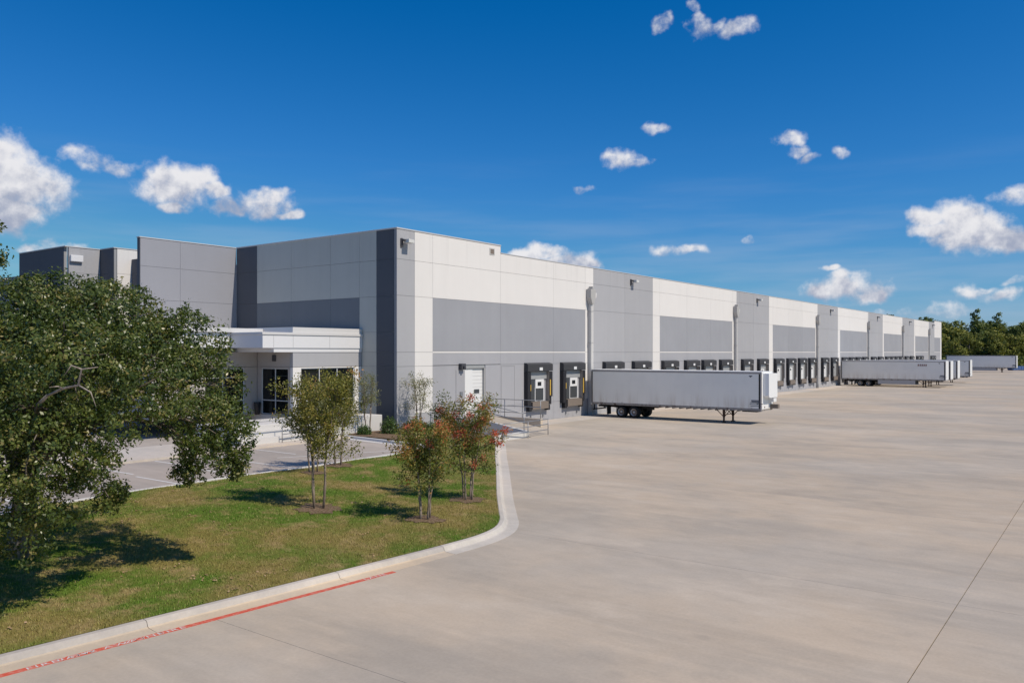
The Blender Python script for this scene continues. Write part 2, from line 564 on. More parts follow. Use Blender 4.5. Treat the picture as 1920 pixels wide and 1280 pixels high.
OAKLEAF = leaf_mat("oak leaf", [(0, (0.040, 0.066, 0.014)), (.5, (0.088, 0.122, 0.024)), (.85, (0.175, 0.195, 0.045)), (1, (0.25, 0.21, 0.07))], .36, .24, .5)
MYRTLE = leaf_mat("myrtle leaf olive", [(0, (0.106, 0.106, 0.027)), (.45, (0.213, 0.213, 0.043)), (.8, (0.336, 0.263, 0.062)), (1, (0.426, 0.213, 0.078))], .5, .25)
MYRTLEG = leaf_mat("myrtle leaf grey green", [(0, (0.108, 0.126, 0.047)), (.55, (0.226, 0.226, 0.100)), (.9, (0.342, 0.296, 0.144)), (1, (0.468, 0.270, 0.108))], .5, .22)
MYRTLER = leaf_mat("myrtle leaf and bloom", [(0, (0.085, 0.115, 0.024)), (.42, (0.19, 0.200, 0.040)), (.64, (0.30, 0.21, 0.05)), (.75, (0.42, 0.17, 0.05)), (.82, (0.54, 0.13, 0.07)), (1, (0.62, 0.15, 0.11))], .5, .25)
SHRUBG = leaf_mat("shrub leaf", [(0, (0.030, 0.068, 0.015)), (.6, (0.075, 0.128, 0.027)), (1, (0.150, 0.180, 0.045))], .4, .18)
SHRUBR = leaf_mat("shrub leaf reddish", [(0, (0.033, 0.068, 0.018)), (.65, (0.090, 0.120, 0.030)), (.8, (0.330, 0.105, 0.045)), (1, (0.450, 0.120, 0.060))], .4, .18)
FORESTD = leaf_mat("far dark leaf", [(0, (0.063, 0.087, 0.025)), (.6, (0.147, 0.182, 0.048)), (1, (0.252, 0.280, 0.077))], .6, .15, .2)
FORESTG = leaf_mat("far olive leaf", [(0, (0.094, 0.112, 0.027)), (.6, (0.225, 0.237, 0.053)), (1, (0.400, 0.362, 0.088))], .6, .18, .2)


def bark_build(a, b2, sc):
    def f(t, p):
        g = pos(t)
        n = noise(t, g, sc, 4, .65, (1, 1, .25))
        t.links.new(mixc(t, smooth(t, n, .35, .65), a, b2), p.inputs['Base Color'])
        bump(t, p, n, .5, .02)
    return f


BARK = mat("oak bark", (.15, .12, .1), .9, .1, build=bark_build((.085, .070, .055), (.22, .185, .15), 9))
BARKM = mat("myrtle bark", (.2, .16, .13), .8, .15, build=bark_build((.15, .115, .09), (.34, .28, .23), 14))
BARKP = mat("bare grey branch", (.3, .26, .22), .85, .1, build=bark_build((.24, .20, .17), (.40, .34, .29), 12))


def trailer_side(t, p):
    g = pos(t)
    sep = N(t, 'ShaderNodeSeparateXYZ', ins={0: g})
    z = sep.outputs[2]
    dirt = noise(t, g, 1.0, 5, .65, (2.2, 2.2, .22))
    d2 = noise(t, g, 2.2, 4, .6)
    low = smooth(t, z, 2.6, 1.05)
    a = MA(t, 'MULTIPLY', MA(t, 'MULTIPLY', low, smooth(t, dirt, .38, .72)), .62)
    c = mixc(t, a, (0.90, 0.875, 0.81), (0.56, 0.48, 0.39))
    edge = MA(t, 'MULTIPLY', smooth(t, z, 1.55, 1.12), smooth(t, d2, .55, .72))
    c = mixc(t, MA(t, 'MULTIPLY', edge, .7), c, (0.13, 0.075, 0.05))
    c = mixc(t, MA(t, 'MULTIPLY', smooth(t, noise(t, g, .5, 3), .45, .7), .18), c, (0.68, 0.67, 0.65))
    t.links.new(c, p.inputs['Base Color'])


TSIDE = mat("grimy white trailer panel", (.6, .6, .6), .32, .6, build=trailer_side)
TFRONT = mat("white trailer nose paint", (.80, .80, .80), .4, .4)
TRAIL = mat("dull aluminium rail", (.38, .36, .35), .5, .4, .2)


def brail(t, p):
    g = pos(t)
    n = noise(t, g, 2.6, 5, .65)
    t.links.new(mixc(t, smooth(t, n, .52, .66), (.30, .28, .26), (.10, .055, .038)), p.inputs['Base Color'])


TBOT = mat("rust spotted bottom rail", (.3, .28, .26), .6, .3, build=brail)
UNDER = mat("dark chassis steel", (.035, .032, .030), .75, .25)
TYRE = mat("tyre rubber", (.022, .022, .022), .85, .2)
RIM = mat("worn white wheel rim", (.48, .47, .46), .5, .4)
SKIRT = mat("pale side skirt", (.42, .42, .43), .5, .3)
MARK = mat("dark decal ink", (.07, .075, .10), .6)
MARKR = mat("red brown decal ink", (.22, .09, .08), .6)
BLUEP = mat("blue painted steel", (.07, .13, .30), .5, .4)
URN = mat("dark planter enamel", (.02, .024, .032), .4, .4)

# ------------------------------------------------------------------ setting: ground sheets
g = M(); g.face([(-3000, -3000, -.12), (3000, -3000, -.12), (3000, 3000, -.12), (-3000, 3000, -.12)])
kind(obj("ground", g, TERRAIN), 'structure')

# yard curb, run from the near left corner to the ramp (outer edge of the gutter pan)
CURB = [(-62, -20.6), (-46, -21.5), (-32.5, -22.45), (-28.0, -22.80), (-23.6, -23.15), (-21.0, -23.32), (-19.4, -23.30), (-18.1, -22.98), (-17.0, -22.35),
        (-16.0, -21.55), (-13.4, -19.45), (-10.2, -16.95), (-7.0, -14.45), (-3.9, -12.0), (-0.6, -9.45), (2.2, -7.25)]


def catmull(pts, step=.35):
    P_ = [Vector(p) for p in pts]
    P_ = [2 * P_[0] - P_[1]] + P_ + [2 * P_[-1] - P_[-2]]
    out = []
    for i in range(1, len(P_) - 2):
        p0, p1, p2, p3 = P_[i - 1:i + 3]
        n = max(2, int((p2 - p1).length / step))
        for k in range(n):
            s = k / n
            out.append(.5 * ((2 * p1) + (p2 - p0) * s + (2 * p0 - 5 * p1 + 4 * p2 - p3) * s * s + (3 * p1 - p0 - 3 * p2 + p3) * s ** 3))
    out.append(P_[-2])
    return out


curb = catmull(CURB)
cdir = [(curb[min(i + 1, len(curb) - 1)] - curb[max(i - 1, 0)]).normalized() for i in range(len(curb))]
cnor = [Vector((-d.y, d.x)) for d in cdir]            # towards the lawn
PAN, TOP = 0.42, 0.64
back = [p + n * TOP for p, n in zip(curb, cnor)]

LOTEDGE = [(-62, -12.6), (-45, -12.0), (-34, -11.4), (-28.2, -10.7), (-24.2, -9.9), (-19.9, -9.75), (-15, -9.9), (-12.5, -9.75), (-10, -9.7), (-7.6, -9.3), (-6.3, -8.2),
           (-5.9, -6.6), (-5.6, -4.0), (-5.35, -1.6), (-5.2, -0.6)]
lotedge = catmull(LOTEDGE, .5)
curb_np = np.array([(p.x, p.y) for p in back])


lot_np = np.array([(p.x, p.y) for p in lotedge])


def lawn_z(x, y):
    d = np.sqrt(((curb_np - np.array([x, y])) ** 2).sum(1)).min()
    dl = np.sqrt(((lot_np - np.array([x, y])) ** 2).sum(1)).min()
    s = min(1.0, d / min(9.5, d + dl + .01))
    return .145 + .47 * (s * s * (3 - 2 * s)) + .02 * math.sin(x * 1.3 + y * .7) * s


poly = [(p.x, p.y) for p in back] + [(3.1, -6.4), (3.1, -.03), (-1.0, -.03)] + [(p.x, p.y) for p in reversed(lotedge)]


def inside(x, y, pl):
    c = False
    n = len(pl)
    j = n - 1
    for i in range(n):
        xi, yi = pl[i]; xj, yj = pl[j]
        if (yi > y) != (yj > y) and x < (xj - xi) * (y - yi) / (yj - yi) + xi:
            c = not c
        j = i
    return c


pts = [Vector(p) for p in poly]
npoly = len(pts)
xs = np.arange(-61, 3.2, .7)
for x in xs:
    for y in np.arange(-23, 0, .7):
        q = (x + random.uniform(-.15, .15), y + random.uniform(-.15, .15))
        if inside(q[0], q[1], poly) and np.sqrt(((np.array(poly) - np.array(q)) ** 2).sum(1)).min() > .3:
            pts.append(Vector(q))
vv, ee, ff, *_ = delaunay_2d_cdt(pts, [], [list(range(npoly))], 1, 1e-4)
m = M()
m.v = [(p.x, p.y, lawn_z(p.x, p.y)) for p in vv]
m.f = [tuple(f) for f in ff]
m.m = [0] * len(m.f)
kind(obj("lawn", m, LAWN, smooth_=True), 'structure')


def to_px(x, y, z):
    rx, ry = x - CX, y - CY
    l = rx * U.x - ry * U.y
    d = rx * U.y + ry * U.x
    return 960 + F_PX * l / d, 660 - F_PX * (z - EYE) / d, d


# concrete yard: slabs with open joints over a dark base
base = M().box(-70, 330, -130, 40, -.30, -.035)
yard = obj("concrete_yard", base, BASEC)
kind(yard, 'structure')
YX = [-28.5 + 10.4 * k for k in range(-4, 26)]
YY = [(-2.6, -0.02), (-18.9, -2.6), (-35.2, -18.9), (-51.5, -35.2), (-90, -51.5)]
for (y0, y1) in YY:
    mm = YARD if y1 < -1 else APRON
    xa = YX if y1 < -1 else [x for x in YX if x > -10]
    me = None
    for i in range(len(xa) - 1):
        gy0, gy1 = (.010 if abs(y0 + 35.2) < .1 else .004), (.010 if abs(y1 + 35.2) < .1 else .004)
        if me is None:
            q = M().box(.004, 10.4 - .004, y0 + gy0, y1 - gy1, -.03, 0)
            me = q.mesh("concrete_slab", [mm])
        link("concrete_slab", me, yard, (xa[i], 0, 0))
far = M().box(YX[-1] + .01, 330, -130, -.02, -.03, 0)
obj("far_pavement", far, YARD, yard)
far = M().box(-70, YX[-1], -130, -90.01, -.03, 0)
obj("far_pavement", far, YARD, yard)

# parking lot
m = M(); m.prism([(-62, 45), (-62, -12.6)] + [(p.x, p.y + .02) for p in lotedge] + [(-5.2, .6), (-1.0, .6), (-1.0, 45)], 'z', -.02, .5)
lot = kind(obj("parking_lot", m, LOT), 'structure')
for i, (x, y0, y1) in enumerate([(-29.1, -10.4, -5.6), (-26.35, -10.0, -5.6), (-23.6, -9.6, -5.6), (-20.85, -9.6, -5.7), (-18.1, -9.6, -5.6), (-15.35, -9.7, -5.6)]):
    obj("stall_line", M().box(x - .055, x + .055, y0, y1, .501, .504), STRIPE, lot)
ln = M()
a, b = Vector((-13.7, -5.5)), Vector((-7.0, -8.45))
nn = (b - a).normalized(); nn = Vector((-nn.y, nn.x)) * .06
ln.face([(*(a - nn), .505), (*(b - nn), .505), (*(b + nn), .505), (*(a + nn), .505)])
obj("stall_line", ln, STRIPE, lot)
for x in (-12.2, -15.0, -17.8, -20.6):
    obj("stall_line", M().box(x - .055, x + .055, -5.0, -1.8, .501, .504), STRIPE, lot)

# ------------------------------------------------------------------ kerbs
kerb = kind(link("kerb", None), 'structure')
PROF = [(0, -.03), (0, .004), (PAN - .06, .012), (PAN - .01, .03), (PAN + .03, .118), (PAN + .07, .142), (TOP - .03, .148), (TOP, .13), (TOP, -.05)]


def sweep(points, normals, prof, i0, i1, mats_, name, parent, mi=None, zf=None, shrink=0.0):
    q = M()
    n = len(prof)
    for i in range(i0, i1 + 1):
        p, nn_ = points[i], normals[i]
        sh = Vector((0, 0))
        if shrink:
            dd = Vector((nn_.y, -nn_.x))
            sh = dd * (shrink if i == i0 else (-shrink if i == i1 else 0))
        for o_, z_ in prof:
            c = p + nn_ * o_ + sh
            q.v.append((c.x, c.y, z_ + (zf(c.x, c.y) if zf else 0)))
    for i in range(i1 - i0):
        for k in range(n - 1):
            q.f.append((i * n + k, (i + 1) * n + k, (i + 1) * n + k + 1, i * n + k + 1)); q.m.append(mi[k] if mi else 0)
    q.f.append(tuple(range(n))); q.m.append(0)
    q.f.append(tuple(range((i1 - i0) * n, (i1 - i0) * n + n))[::-1]); q.m.append(0)
    return obj(name, q, mats_, parent)


lens = [0.0]
for i in range(1, len(curb)):
    lens.append(lens[-1] + (curb[i] - curb[i - 1]).length)
i0 = 0
i_new = min(range(len(curb)), key=lambda i: (curb[i] - Vector((-21.4, -23.3))).length)
while i0 < len(curb) - 1:
    i1 = i0
    while i1 < len(curb) - 1 and lens[i1] - lens[i0] < 4.4 and not (i0 < i_new and i1 == i_new):
        i1 += 1
    sweep(curb, cnor, PROF, i0, i1, [KERBT, KERBG] if i1 <= i_new else [KERBW, KERBW], "kerb_section", kerb, [0, 0, 0, 1, 1, 1, 1, 1], shrink=.006)
    i0 = i1
# red fire lane stripe just outside the gutter pan
i_red = min(range(len(curb)), key=lambda i: (curb[i] - Vector((-23.7, -23.15))).length)
i_s = min(range(len(curb)), key=lambda i: (curb[i] - Vector((-46, -21.5))).length)
sweep(curb, cnor, [(-.165, .001), (-.165, .004), (-.004, .004), (-.004, .001)], i_s, i_red, [REDP], "painted_stripe", kerb)


def place_word(word, px, py, size=.17):
    # ground point of the word's middle
    d = EYE * F_PX / (py - 660); l = (px - 960) / F_PX * d
    w = Vector((CX + l * U.x + d * U.y, CY - l * U.y + d * U.x))
    i = min(range(len(curb)), key=lambda i: (curb[i] - w).length)
    cu = bpy.data.curves.new("lettering", 'FONT')
    cu.body = word; cu.size = size; cu.align_x = 'CENTER'; cu.space_character = 1.25; cu.offset = .0
    tmp = bpy.data.objects.new("lettering", cu)
    COL.objects.link(tmp)
    bpy.context.view_layer.update()
    me = bpy.data.meshes.new_from_object(tmp.evaluated_get(bpy.context.evaluated_depsgraph_get()))
    bpy.data.objects.remove(tmp)
    me.materials.clear(); me.materials.append(STRIPE)
    o = link("lettering", me, kerb, (*(curb[i] - cnor[i] * .145), .006))
    o.rotation_euler = (0, 0, math.atan2(cdir[i].y, cdir[i].x))
    o.scale = (1.45, 1, 1)


for wd, px, py in (("FIRE", 86, 1241), ("LANE", 138, 1226), ("TOW AWAY", 203, 1208), ("ZONE", 262, 1192), ("FIRE", 311, 1180), ("LANE", 697, 1079)):
    place_word(wd, px, py)

# low kerb between lawn and parking lot
ln_n = []
for i in range(len(lotedge)):
    d = (lotedge[min(i + 1, len(lotedge) - 1)] - lotedge[max(i - 1, 0)]).normalized()
    ln_n.append(Vector((-d.y, d.x)))
sweep(lotedge, ln_n, [(-.02, .3), (-.02, .642), (.0, .655), (.12, .655), (.15, .63), (.16, .506), (.56, .505), (.56, .49)], 0, len(lotedge) - 1, [WHITEC, KERBT], "lot_kerb", kerb, [0, 0, 0, 0, 0, 0, 0])

# planting bed at the corner of the building
bed = [(-5.1, -.75), (-5.3, -3.2), (-5.6, -5.6), (-4.6, -6.6), (-1.5, -6.0), (3.0, -5.4), (3.0, -.06), (-1.2, -.06)]
m = M(); m.face([(x, y, lawn_z(x, y) + .045) for x, y in bed])
cx_, cy_ = -1.0, -3.0
m2 = M()
rim = []
for i in range(len(bed)):
    p, q = Vector(bed[i]), Vector(bed[(i + 1) % len(bed)])
    for k in range(6):
        rim.append(p.lerp(q, k / 6))
vv, ee, ff, *_ = delaunay_2d_cdt([Vector(p) for p in rim] + [Vector((x, y)) for x in np.arange(-5, 3, .6) for y in np.arange(-6, 0, .6) if inside(x, y, bed)], [], [list(range(len(rim)))], 1, 1e-4)
m2.v = [(p.x, p.y, lawn_z(p.x, p.y) + .05 + random.uniform(0, .02)) for p in vv]
m2.f = [tuple(f) for f in ff]; m2.m = [0] * len(m2.f)
kind(obj("planting_bed", m2, MULCH, smooth_=True), 'structure')

# ------------------------------------------------------------------ warehouse
B = empty("warehouse", (0, 0, 0))
tag(B, "long grey and white concrete warehouse with a row of loading docks", "warehouse")
ZT, ZL = 13.72, 13.15
G = .009                                              # half width of a reveal


def panel(x0, x1, bands, base_z=-.3, y=0.0, th=.24, axis='y', name="wall_panel", gx=.007):
    """one tilt-up panel: stacked colour bands with recessed reveals; bands = [(ztop, material)]"""
    q = M()
    mats_, idx = [CORE], []
    z = base_z
    for k, (zt, mm) in enumerate(bands):
        if mm not in mats_:
            mats_.append(mm)
        mi = mats_.index(mm)
        za = z if k == 0 else z + G
        zb = zt if k == len(bands) - 1 else zt - G
        if axis == 'y':
            q.box(x0 + gx, x1 - gx, y, y + th, za, zb, mi)
        else:
            q.box(y, y + th, x0 + gx, x1 - gx, za, zb, mi)
        z = zt
    if axis == 'y':
        q.box(x0, x1, y + .035, y + th - .01, base_z + .01, z - .01, 0)
    else:
        q.box(y + .035, y + th - .01, x0, x1, base_z + .01, z - .01, 0)
    return obj(name, q, mats_, B)


def grey_bands(zt):
    return [(1.47, GREY), (4.65, GREY), (5.6, GREY), (9.35, GREY), (11.75, GREY), (zt, GREY)]


def strip_bands(zt):
    return [(1.47, GREY), (4.65, WHITE), (5.6, WHITE), (9.35, WHITE), (11.75, WHITE), (zt, WHITE)]


def rect_bands(zt):
    return [(1.47, LOW), (4.65, LOW), (5.53, LOW), (5.66, WHITE), (9.35, RECT), (11.75, WHITE), (zt, WHITE)]


def split(x0, x1, joints):
    e = [x0] + list(joints) + [x1]
    return list(zip(e[:-1], e[1:]))


panel(0.0, 1.7, grey_bands(ZT))
panel(1.7, 3.5, strip_bands(ZT))
# panel with the drive-in door: jambs and lintel round a real opening
DX0, DX1, DZ1 = 6.95, 9.34, 4.72
panel(3.5, DX0, [(1.47, LOW), (4.65, LOW)])
panel(DX1, 11.2, [(1.47, LOW), (4.65, LOW)])
panel(3.5, 11.2, [(5.53, LOW), (5.66, WHITE), (9.35, RECT), (11.75, WHITE), (ZT, WHITE)], base_z=4.69)
panel(11.2, 18.5, rect_bands(ZL))
panel(18.5, 23.6, rect_bands(ZL))
panel(23.6, 25.0, strip_bands(ZL))
BAYS = [(25.0, 36.7, 38.3, 58.0, 59.4), (59.4, 71.1, 72.6, 92.2, 93.3), (93.3, 104.9, 106.25, 124.7, 125.7), (125.7, 137.5, 138.45, 155.35, 156.1), (156.1, 168.8, 170.1, 186.2, 187.0)]
for a, b, c, d, e in BAYS:
    panel(a, (a + b) / 2, grey_bands(ZL)); panel((a + b) / 2, b, grey_bands(ZL))
    panel(b, c, strip_bands(ZL))
    for p, q in split(c, d, [c + (d - c) / 3, c + (d - c) * 2 / 3]):
        panel(p, q, rect_bands(ZL))
    panel(d, e, strip_bands(ZL))
panel(187.0, 194.7, grey_bands(ZL))
panel(194.7, 203.4, rect_bands(13.6)); panel(203.4, 205.0, strip_bands(13.6))
# front face (shaded), facing the parking lot
SH = [(1.47, None), (4.65, None), (5.6, None), (9.32, None), (11.75, None), (ZT, None)]


def fb(mm, rect=False):
    return [(1.47, mm), (4.65, mm), (5.6, mm), (6.95, mm), (9.32, FRECT if rect else mm), (11.75, mm), (ZT, mm)]


panel(.26, 1.9, fb(NAVY), axis='x')
panel(1.9, 3.55, fb(FRONT), axis='x')
for p, q in split(3.55, 14.9, [6.5, 10.8]):
    panel(p, q, fb(FRONT, True), axis='x')
panel(14.9, 17.5, fb(NAVY), axis='x')
# wing wall beside the entrance
for p, q in split(-7.86, -.02, [-4.79]):
    panel(p, q, [(4.65, WING), (7.3, WING), (9.35, WING), (11.72, WING), (ZT, WING)], y=17.5, th=.34)
obj("wing_end", M().box(-7.90, -7.862, 17.5, 17.84, -.3, ZT), NAVY, B)
# set-back blocks along the front
panel(24.92, 27.3, [(4.65, NAVY), (9.35, NAVY), (11.75, NAVY), (ZT, NAVY)], y=-5.92, axis='x')
panel(-5.66, -2.4, [(4.65, WHITE), (9.35, WHITE), (11.75, WHITE), (ZT, WHITE)], y=24.9)
panel(22.9, 24.88, [(9.35, NAVY), (11.75, NAVY), (12.95, NAVY)], y=-4.5, axis='x')
for p, q in split(27.26, 43.0, [31.2, 35.0, 39.0]):
    panel(p, q, [(4.65, NAVY), (9.35, NAVY), (11.75, NAVY), (ZT, NAVY)] if q < 36 else [(4.65, WING), (9.35, WING), (11.9, WING)], y=-8.62, axis='x')
panel(-8.36, -5.94, [(4.65, GREY), (9.35, GREY), (11.75, GREY), (ZT, GREY)], y=27.0)
# body and roof behind the parapets
q = M().box(.25, 204.7, .25, 62, -.3, 12.5); q.box(-5.6, .24, 25.2, 60, -.3, 12.5); q.box(-8.3, -5.66, 27.3, 60, -.3, 11.6)
# (opening behind the drive-in door stays shallow: the door leaf stands in front of the body)
obj("roof", q, ROOF, B)
# copings
cop = M()
cop.box(-.04, 11.24, -.04, .28, ZT, ZT + .09)
cop.box(-.04, .28, .285, 17.56, ZT, ZT + .09)
obj("coping", cop, COPING, B, bevel=.01)
obj("coping", M().box(11.245, 194.66, -.035, .28, ZL, ZL + .07), COPING, B, bevel=.01)
obj("coping", M().box(194.665, 205.05, -.04, .28, 13.6, 13.68), COPING, B, bevel=.01)
obj("coping", M().box(11.2, 11.238, 0, .26, ZL + .07, ZT), COPING, B)
obj("coping", M().box(-7.94, -.045, 17.46, 17.88, ZT, ZT + .07), COPING, B, bevel=.01)
obj("coping", M().box(-5.96, -2.4, 24.86, 25.2, ZT, ZT + .07).box(-5.96, -5.64, 25.205, 26.95, ZT, ZT + .07), COPING, B)
obj("coping", M().box(-8.66, -5.9, 26.96, 27.28, ZT, ZT + .07).box(-8.66, -8.34, 27.285, 34.98, ZT, ZT + .07), COPING, B)
# outlined knock-out panel in the wall
q = M()
for a, b, c, d in ((11.32, 11.36, 1.2, 4.55), (13.0, 13.04, 1.2, 4.55), (11.36, 13.0, 4.51, 4.55)):
    q.box(a, b, -.012, .03, c, d)
obj("knockout_panel", q, CORE, B)
# scupper near the parapet step
q = M(); q.box(9.85, 10.45, -.03, -.002, 12.95, 13.45, 0); q.box(9.93, 10.37, -.034, -.031, 13.02, 13.38, 1)
obj("scupper", q, [SPOUT, LEVEL], B)

# entrance block with canopy
FL = 1.6
obj("entrance_wall", M().box(-5.8, -.025, 3.35, 17.4, FL - 1.2, FL + .02, 0), WHITEC, B)


def wall_with_hole(name, axis, fixed, th, a0, a1, z0, z1, h0, h1, hz0, hz1, mats_, zsplit):
    q = M()

    def bx(a, b, c, d, mi):
        if b - a < .01 or d - c < .01:
            return
        if axis == 'y':
            q.box(a, b, fixed, fixed + th, c, d, mi)
        else:
            q.box(fixed, fixed + th, a, b, c, d, mi)
    bx(a0, h0, z0, zsplit - .012, 0); bx(h1, a1, z0, zsplit - .012, 0)
    bx(h0, h1, z0, hz0, 0); bx(h0, h1, hz1, zsplit - .012, 0)
    bx(a0, a1, zsplit + .012, z1, 1)
    return obj(name, q, mats_, B)


wall_with_hole("entrance_wall", 'y', 3.32, .25, -5.78, -.03, FL, 5.6, -5.14, -.66, 1.95, 4.58, [WHITE, GREY], 4.66)
wall_with_hole("entrance_wall", 'x', -5.8, .25, 3.58, 6.9, FL, 5.6, 3.78, 6.5, FL + .02, 4.58, [ENTRY_SHADE, ENTRY_SHADE], 4.66)
wall_with_hole("entrance_wall", 'y', 6.9, .25, -13.0, -5.83, FL, 5.6, -9.6, -6.75, FL + .02, 4.58, [ENTRY_SHADE, ENTRY_SHADE], 4.66)


def window(axis, fixed, a0, a1, z0, z1, cols, rails, depth=.09):
    """frame with mullions, one pane object per light"""
    fr = M()
    t = .055

    def bx(mesh, a, b, c, d, y0, y1):
        if axis == 'y':
            mesh.box(a, b, fixed + y0, fixed + y1, c, d)
        else:
            mesh.box(fixed + y0, fixed + y1, a, b, c, d)
    bx(fr, a0, a0 + t, z0, z1, .06, .06 + depth); bx(fr, a1 - t, a1, z0, z1, .06, .06 + depth)
    bx(fr, a0 + t, a1 - t, z0, z0 + t, .06, .06 + depth); bx(fr, a0 + t, a1 - t, z1 - t, z1, .06, .06 + depth)
    for c in cols:
        bx(fr, c - t / 2, c + t / 2, z0 + t, z1 - t, .062, .06 + depth)
    for r in rails:
        e = [a0 + t] + [c for c in cols] + [a1 - t]
        for k in range(len(e) - 1):
            bx(fr, e[k] + (t / 2 if k else 0), e[k + 1] - (t / 2 if k < len(e) - 2 else 0), r - t / 2, r + t / 2, .064, .06 + depth)
    w = obj("window", fr, MULLION, B)
    e = [a0] + list(cols) + [a1]
    zz = [z0] + list(rails) + [z1]
    for k in range(len(e) - 1):
        for j in range(len(zz) - 1):
            p = M(); bx(p, e[k] + .02, e[k + 1] - .02, zz[j] + .02, zz[j + 1] - .02, .10, .12)
            obj("pane", p, GLASS, w)
    return w


window('y', 3.32, -5.14, -.66, 1.95, 4.58, [-3.62, -2.13], [2.5])
window('x', -5.8, 3.78, 6.5, FL + .02, 4.58, [5.12], [2.52])
window('y', 6.9, -9.6, -6.75, FL + .02, 4.58, [-8.3], [2.52, 4.0])
obj("entrance_wall", M().box(-5.5, -.03, 3.8, 17.3, FL + .03, 5.58).box(-13, -5.52, 7.3, 17.3, FL + .03, 5.58), CORE, B)
obj("wall_sconce", M().box(-5.92, -5.80, 4.95, 5.25, 5.02, 5.42), LAMPD, B, bevel=.02)
can = M()
can.box(-7.25, -.03, 3.28, 17.3, 5.602, 5.86, 0)
can.box(-8.1, -.03, 3.22, 17.32, 5.862, 6.66, 0)
canopy = obj("canopy", can, PANELW, B)
for x in (-7.3, -5.84, -2.9):
    obj("fascia_joint", M().box(x - .008, x + .008, 3.214, 3.219, 5.88, 6.64), CORE, canopy)
obj("canopy_trim", M().box(-8.16, -.03, 3.16, 17.33, 6.662, 6.82), FASCIA2, canopy, bevel=.01)
obj("canopy_parapet", M().box(-5.84, -.03, 3.26, 17.31, 6.822, 7.16), FASCIA2, canopy, bevel=.01)
obj("canopy_parapet", M().box(-12.5, -5.86, 6.2, 17.3, 6.822, 7.10), FASCIA2, canopy, bevel=.01)
obj("canopy_parapet", M().box(-12.5, -8.17, 6.4, 17.3, 5.862, 6.81), PANELW, canopy)

# wall lamps high on the grey panels, and the box light at the far left
def wall_lamp(x, z):
    q = M()
    q.box(-.30, -.10, -.10, -.002, -.35, .22, 1)
    q.box(-.26, -.12, -.34, -.10, .02, .14, 1)
    o = obj("wall_lamp", q, [LAMPW, LAMPD], B, (x, 0, z), bevel=.01)
    h = M(); h.prism([(-.12, -.10), (.42, -.10), (.42, .12), (-.12, .16)], 'y', -.62, -.16)
    obj("lamp_head", h, LAMPW, o, bevel=.015)


for x, z in ((.62, 12.9), (32.2, 12.45), (66.6, 12.4), (100.5, 12.4), (133.0, 12.4), (163.5, 12.4), (192.0, 12.4)):
    wall_lamp(x, z)
q = M(); q.box(-8.3, -7.35, 26.75, 26.98, 12.6, 13.1)
obj("box_lamp", q, PANELW, B, bevel=.03)

# downspouts with conductor heads
for x in (24.15, 58.65, 92.75, 125.2, 155.75, 186.6):
    q = M(); q.box(-.16, .16, -.36, -.06, .02, 9.9)
    o = obj("downspout", q, SPOUT, B, (x, 0, 0), bevel=.02)
    h = M()
    h.prism([(-.42, 11.2), (.42, 11.2), (.42, 10.45), (.17, 9.9), (-.17, 9.9), (-.42, 10.45)], 'y', -.52, -.02)
    h.box(-.12, .12, -.50, -.1, 11.2, 11.45)
    obj("conductor_head", h, SPOUTD, o, bevel=.02)
    obj("conductor_head", M().prism([(.42, 10.9), (.66, 10.9), (.60, 10.5), (.42, 10.35)], 'y', -.46, -.04), WHITE, o)
    for z in (3.0, 6.4, 9.2):
        obj("strap", M().box(-.2, .2, -.38, -.01, z, z + .07), SPOUTD, o)
    obj("boot", M().box(-.20, .20, -.40, -.04, 0, .62), SPOUTD, o, bevel=.02)

# drive-in door
dd = empty("drive_in_door", (0, 0, 0)); dd.parent = B
q = M()
z = .86
while z < 4.4:
    q.box(DX0 + .04, DX1 - .04, .20, .245, z + .006, z + .26); z += .27
obj("door_curtain", q, DOORW, dd)
obj("door_hood", M().box(DX0 + .005, DX1 - .005, .06, .245, 4.42, 4.688), DOORG, dd)
obj("door_jamb", M().box(DX0, DX0 + .05, .04, .245, .86, 4.42).box(DX1 - .10, DX1 - .002, .02, .245, .86, 4.42), SPOUTD, dd)
obj("door_window", M().box(8.25, 8.85, .185, .199, 2.55, 2.85), SCREEN, dd)
obj("door_leaf", M().box(DX0 + .08, 7.95, .10, .19, .87, 4.30), DOORW, dd, bevel=.01)
obj("door_lamp", M().box(6.25, 6.75, -.30, -.002, 4.35, 4.78).box(6.42, 6.62, -.42, -.30, 4.38, 4.6), LAMPD, B, bevel=.02)
obj("louvre_panel", M().box(5.95, 6.93, -.03, -.002, .9, 4.3), LOW, B)
obj("meter_box", M().box(6.35, 6.62, -.10, -.031, 2.45, 2.75), GALV, B)

# docks: one shelter with its parts, copied along the wall
DOCK_MESH = {}


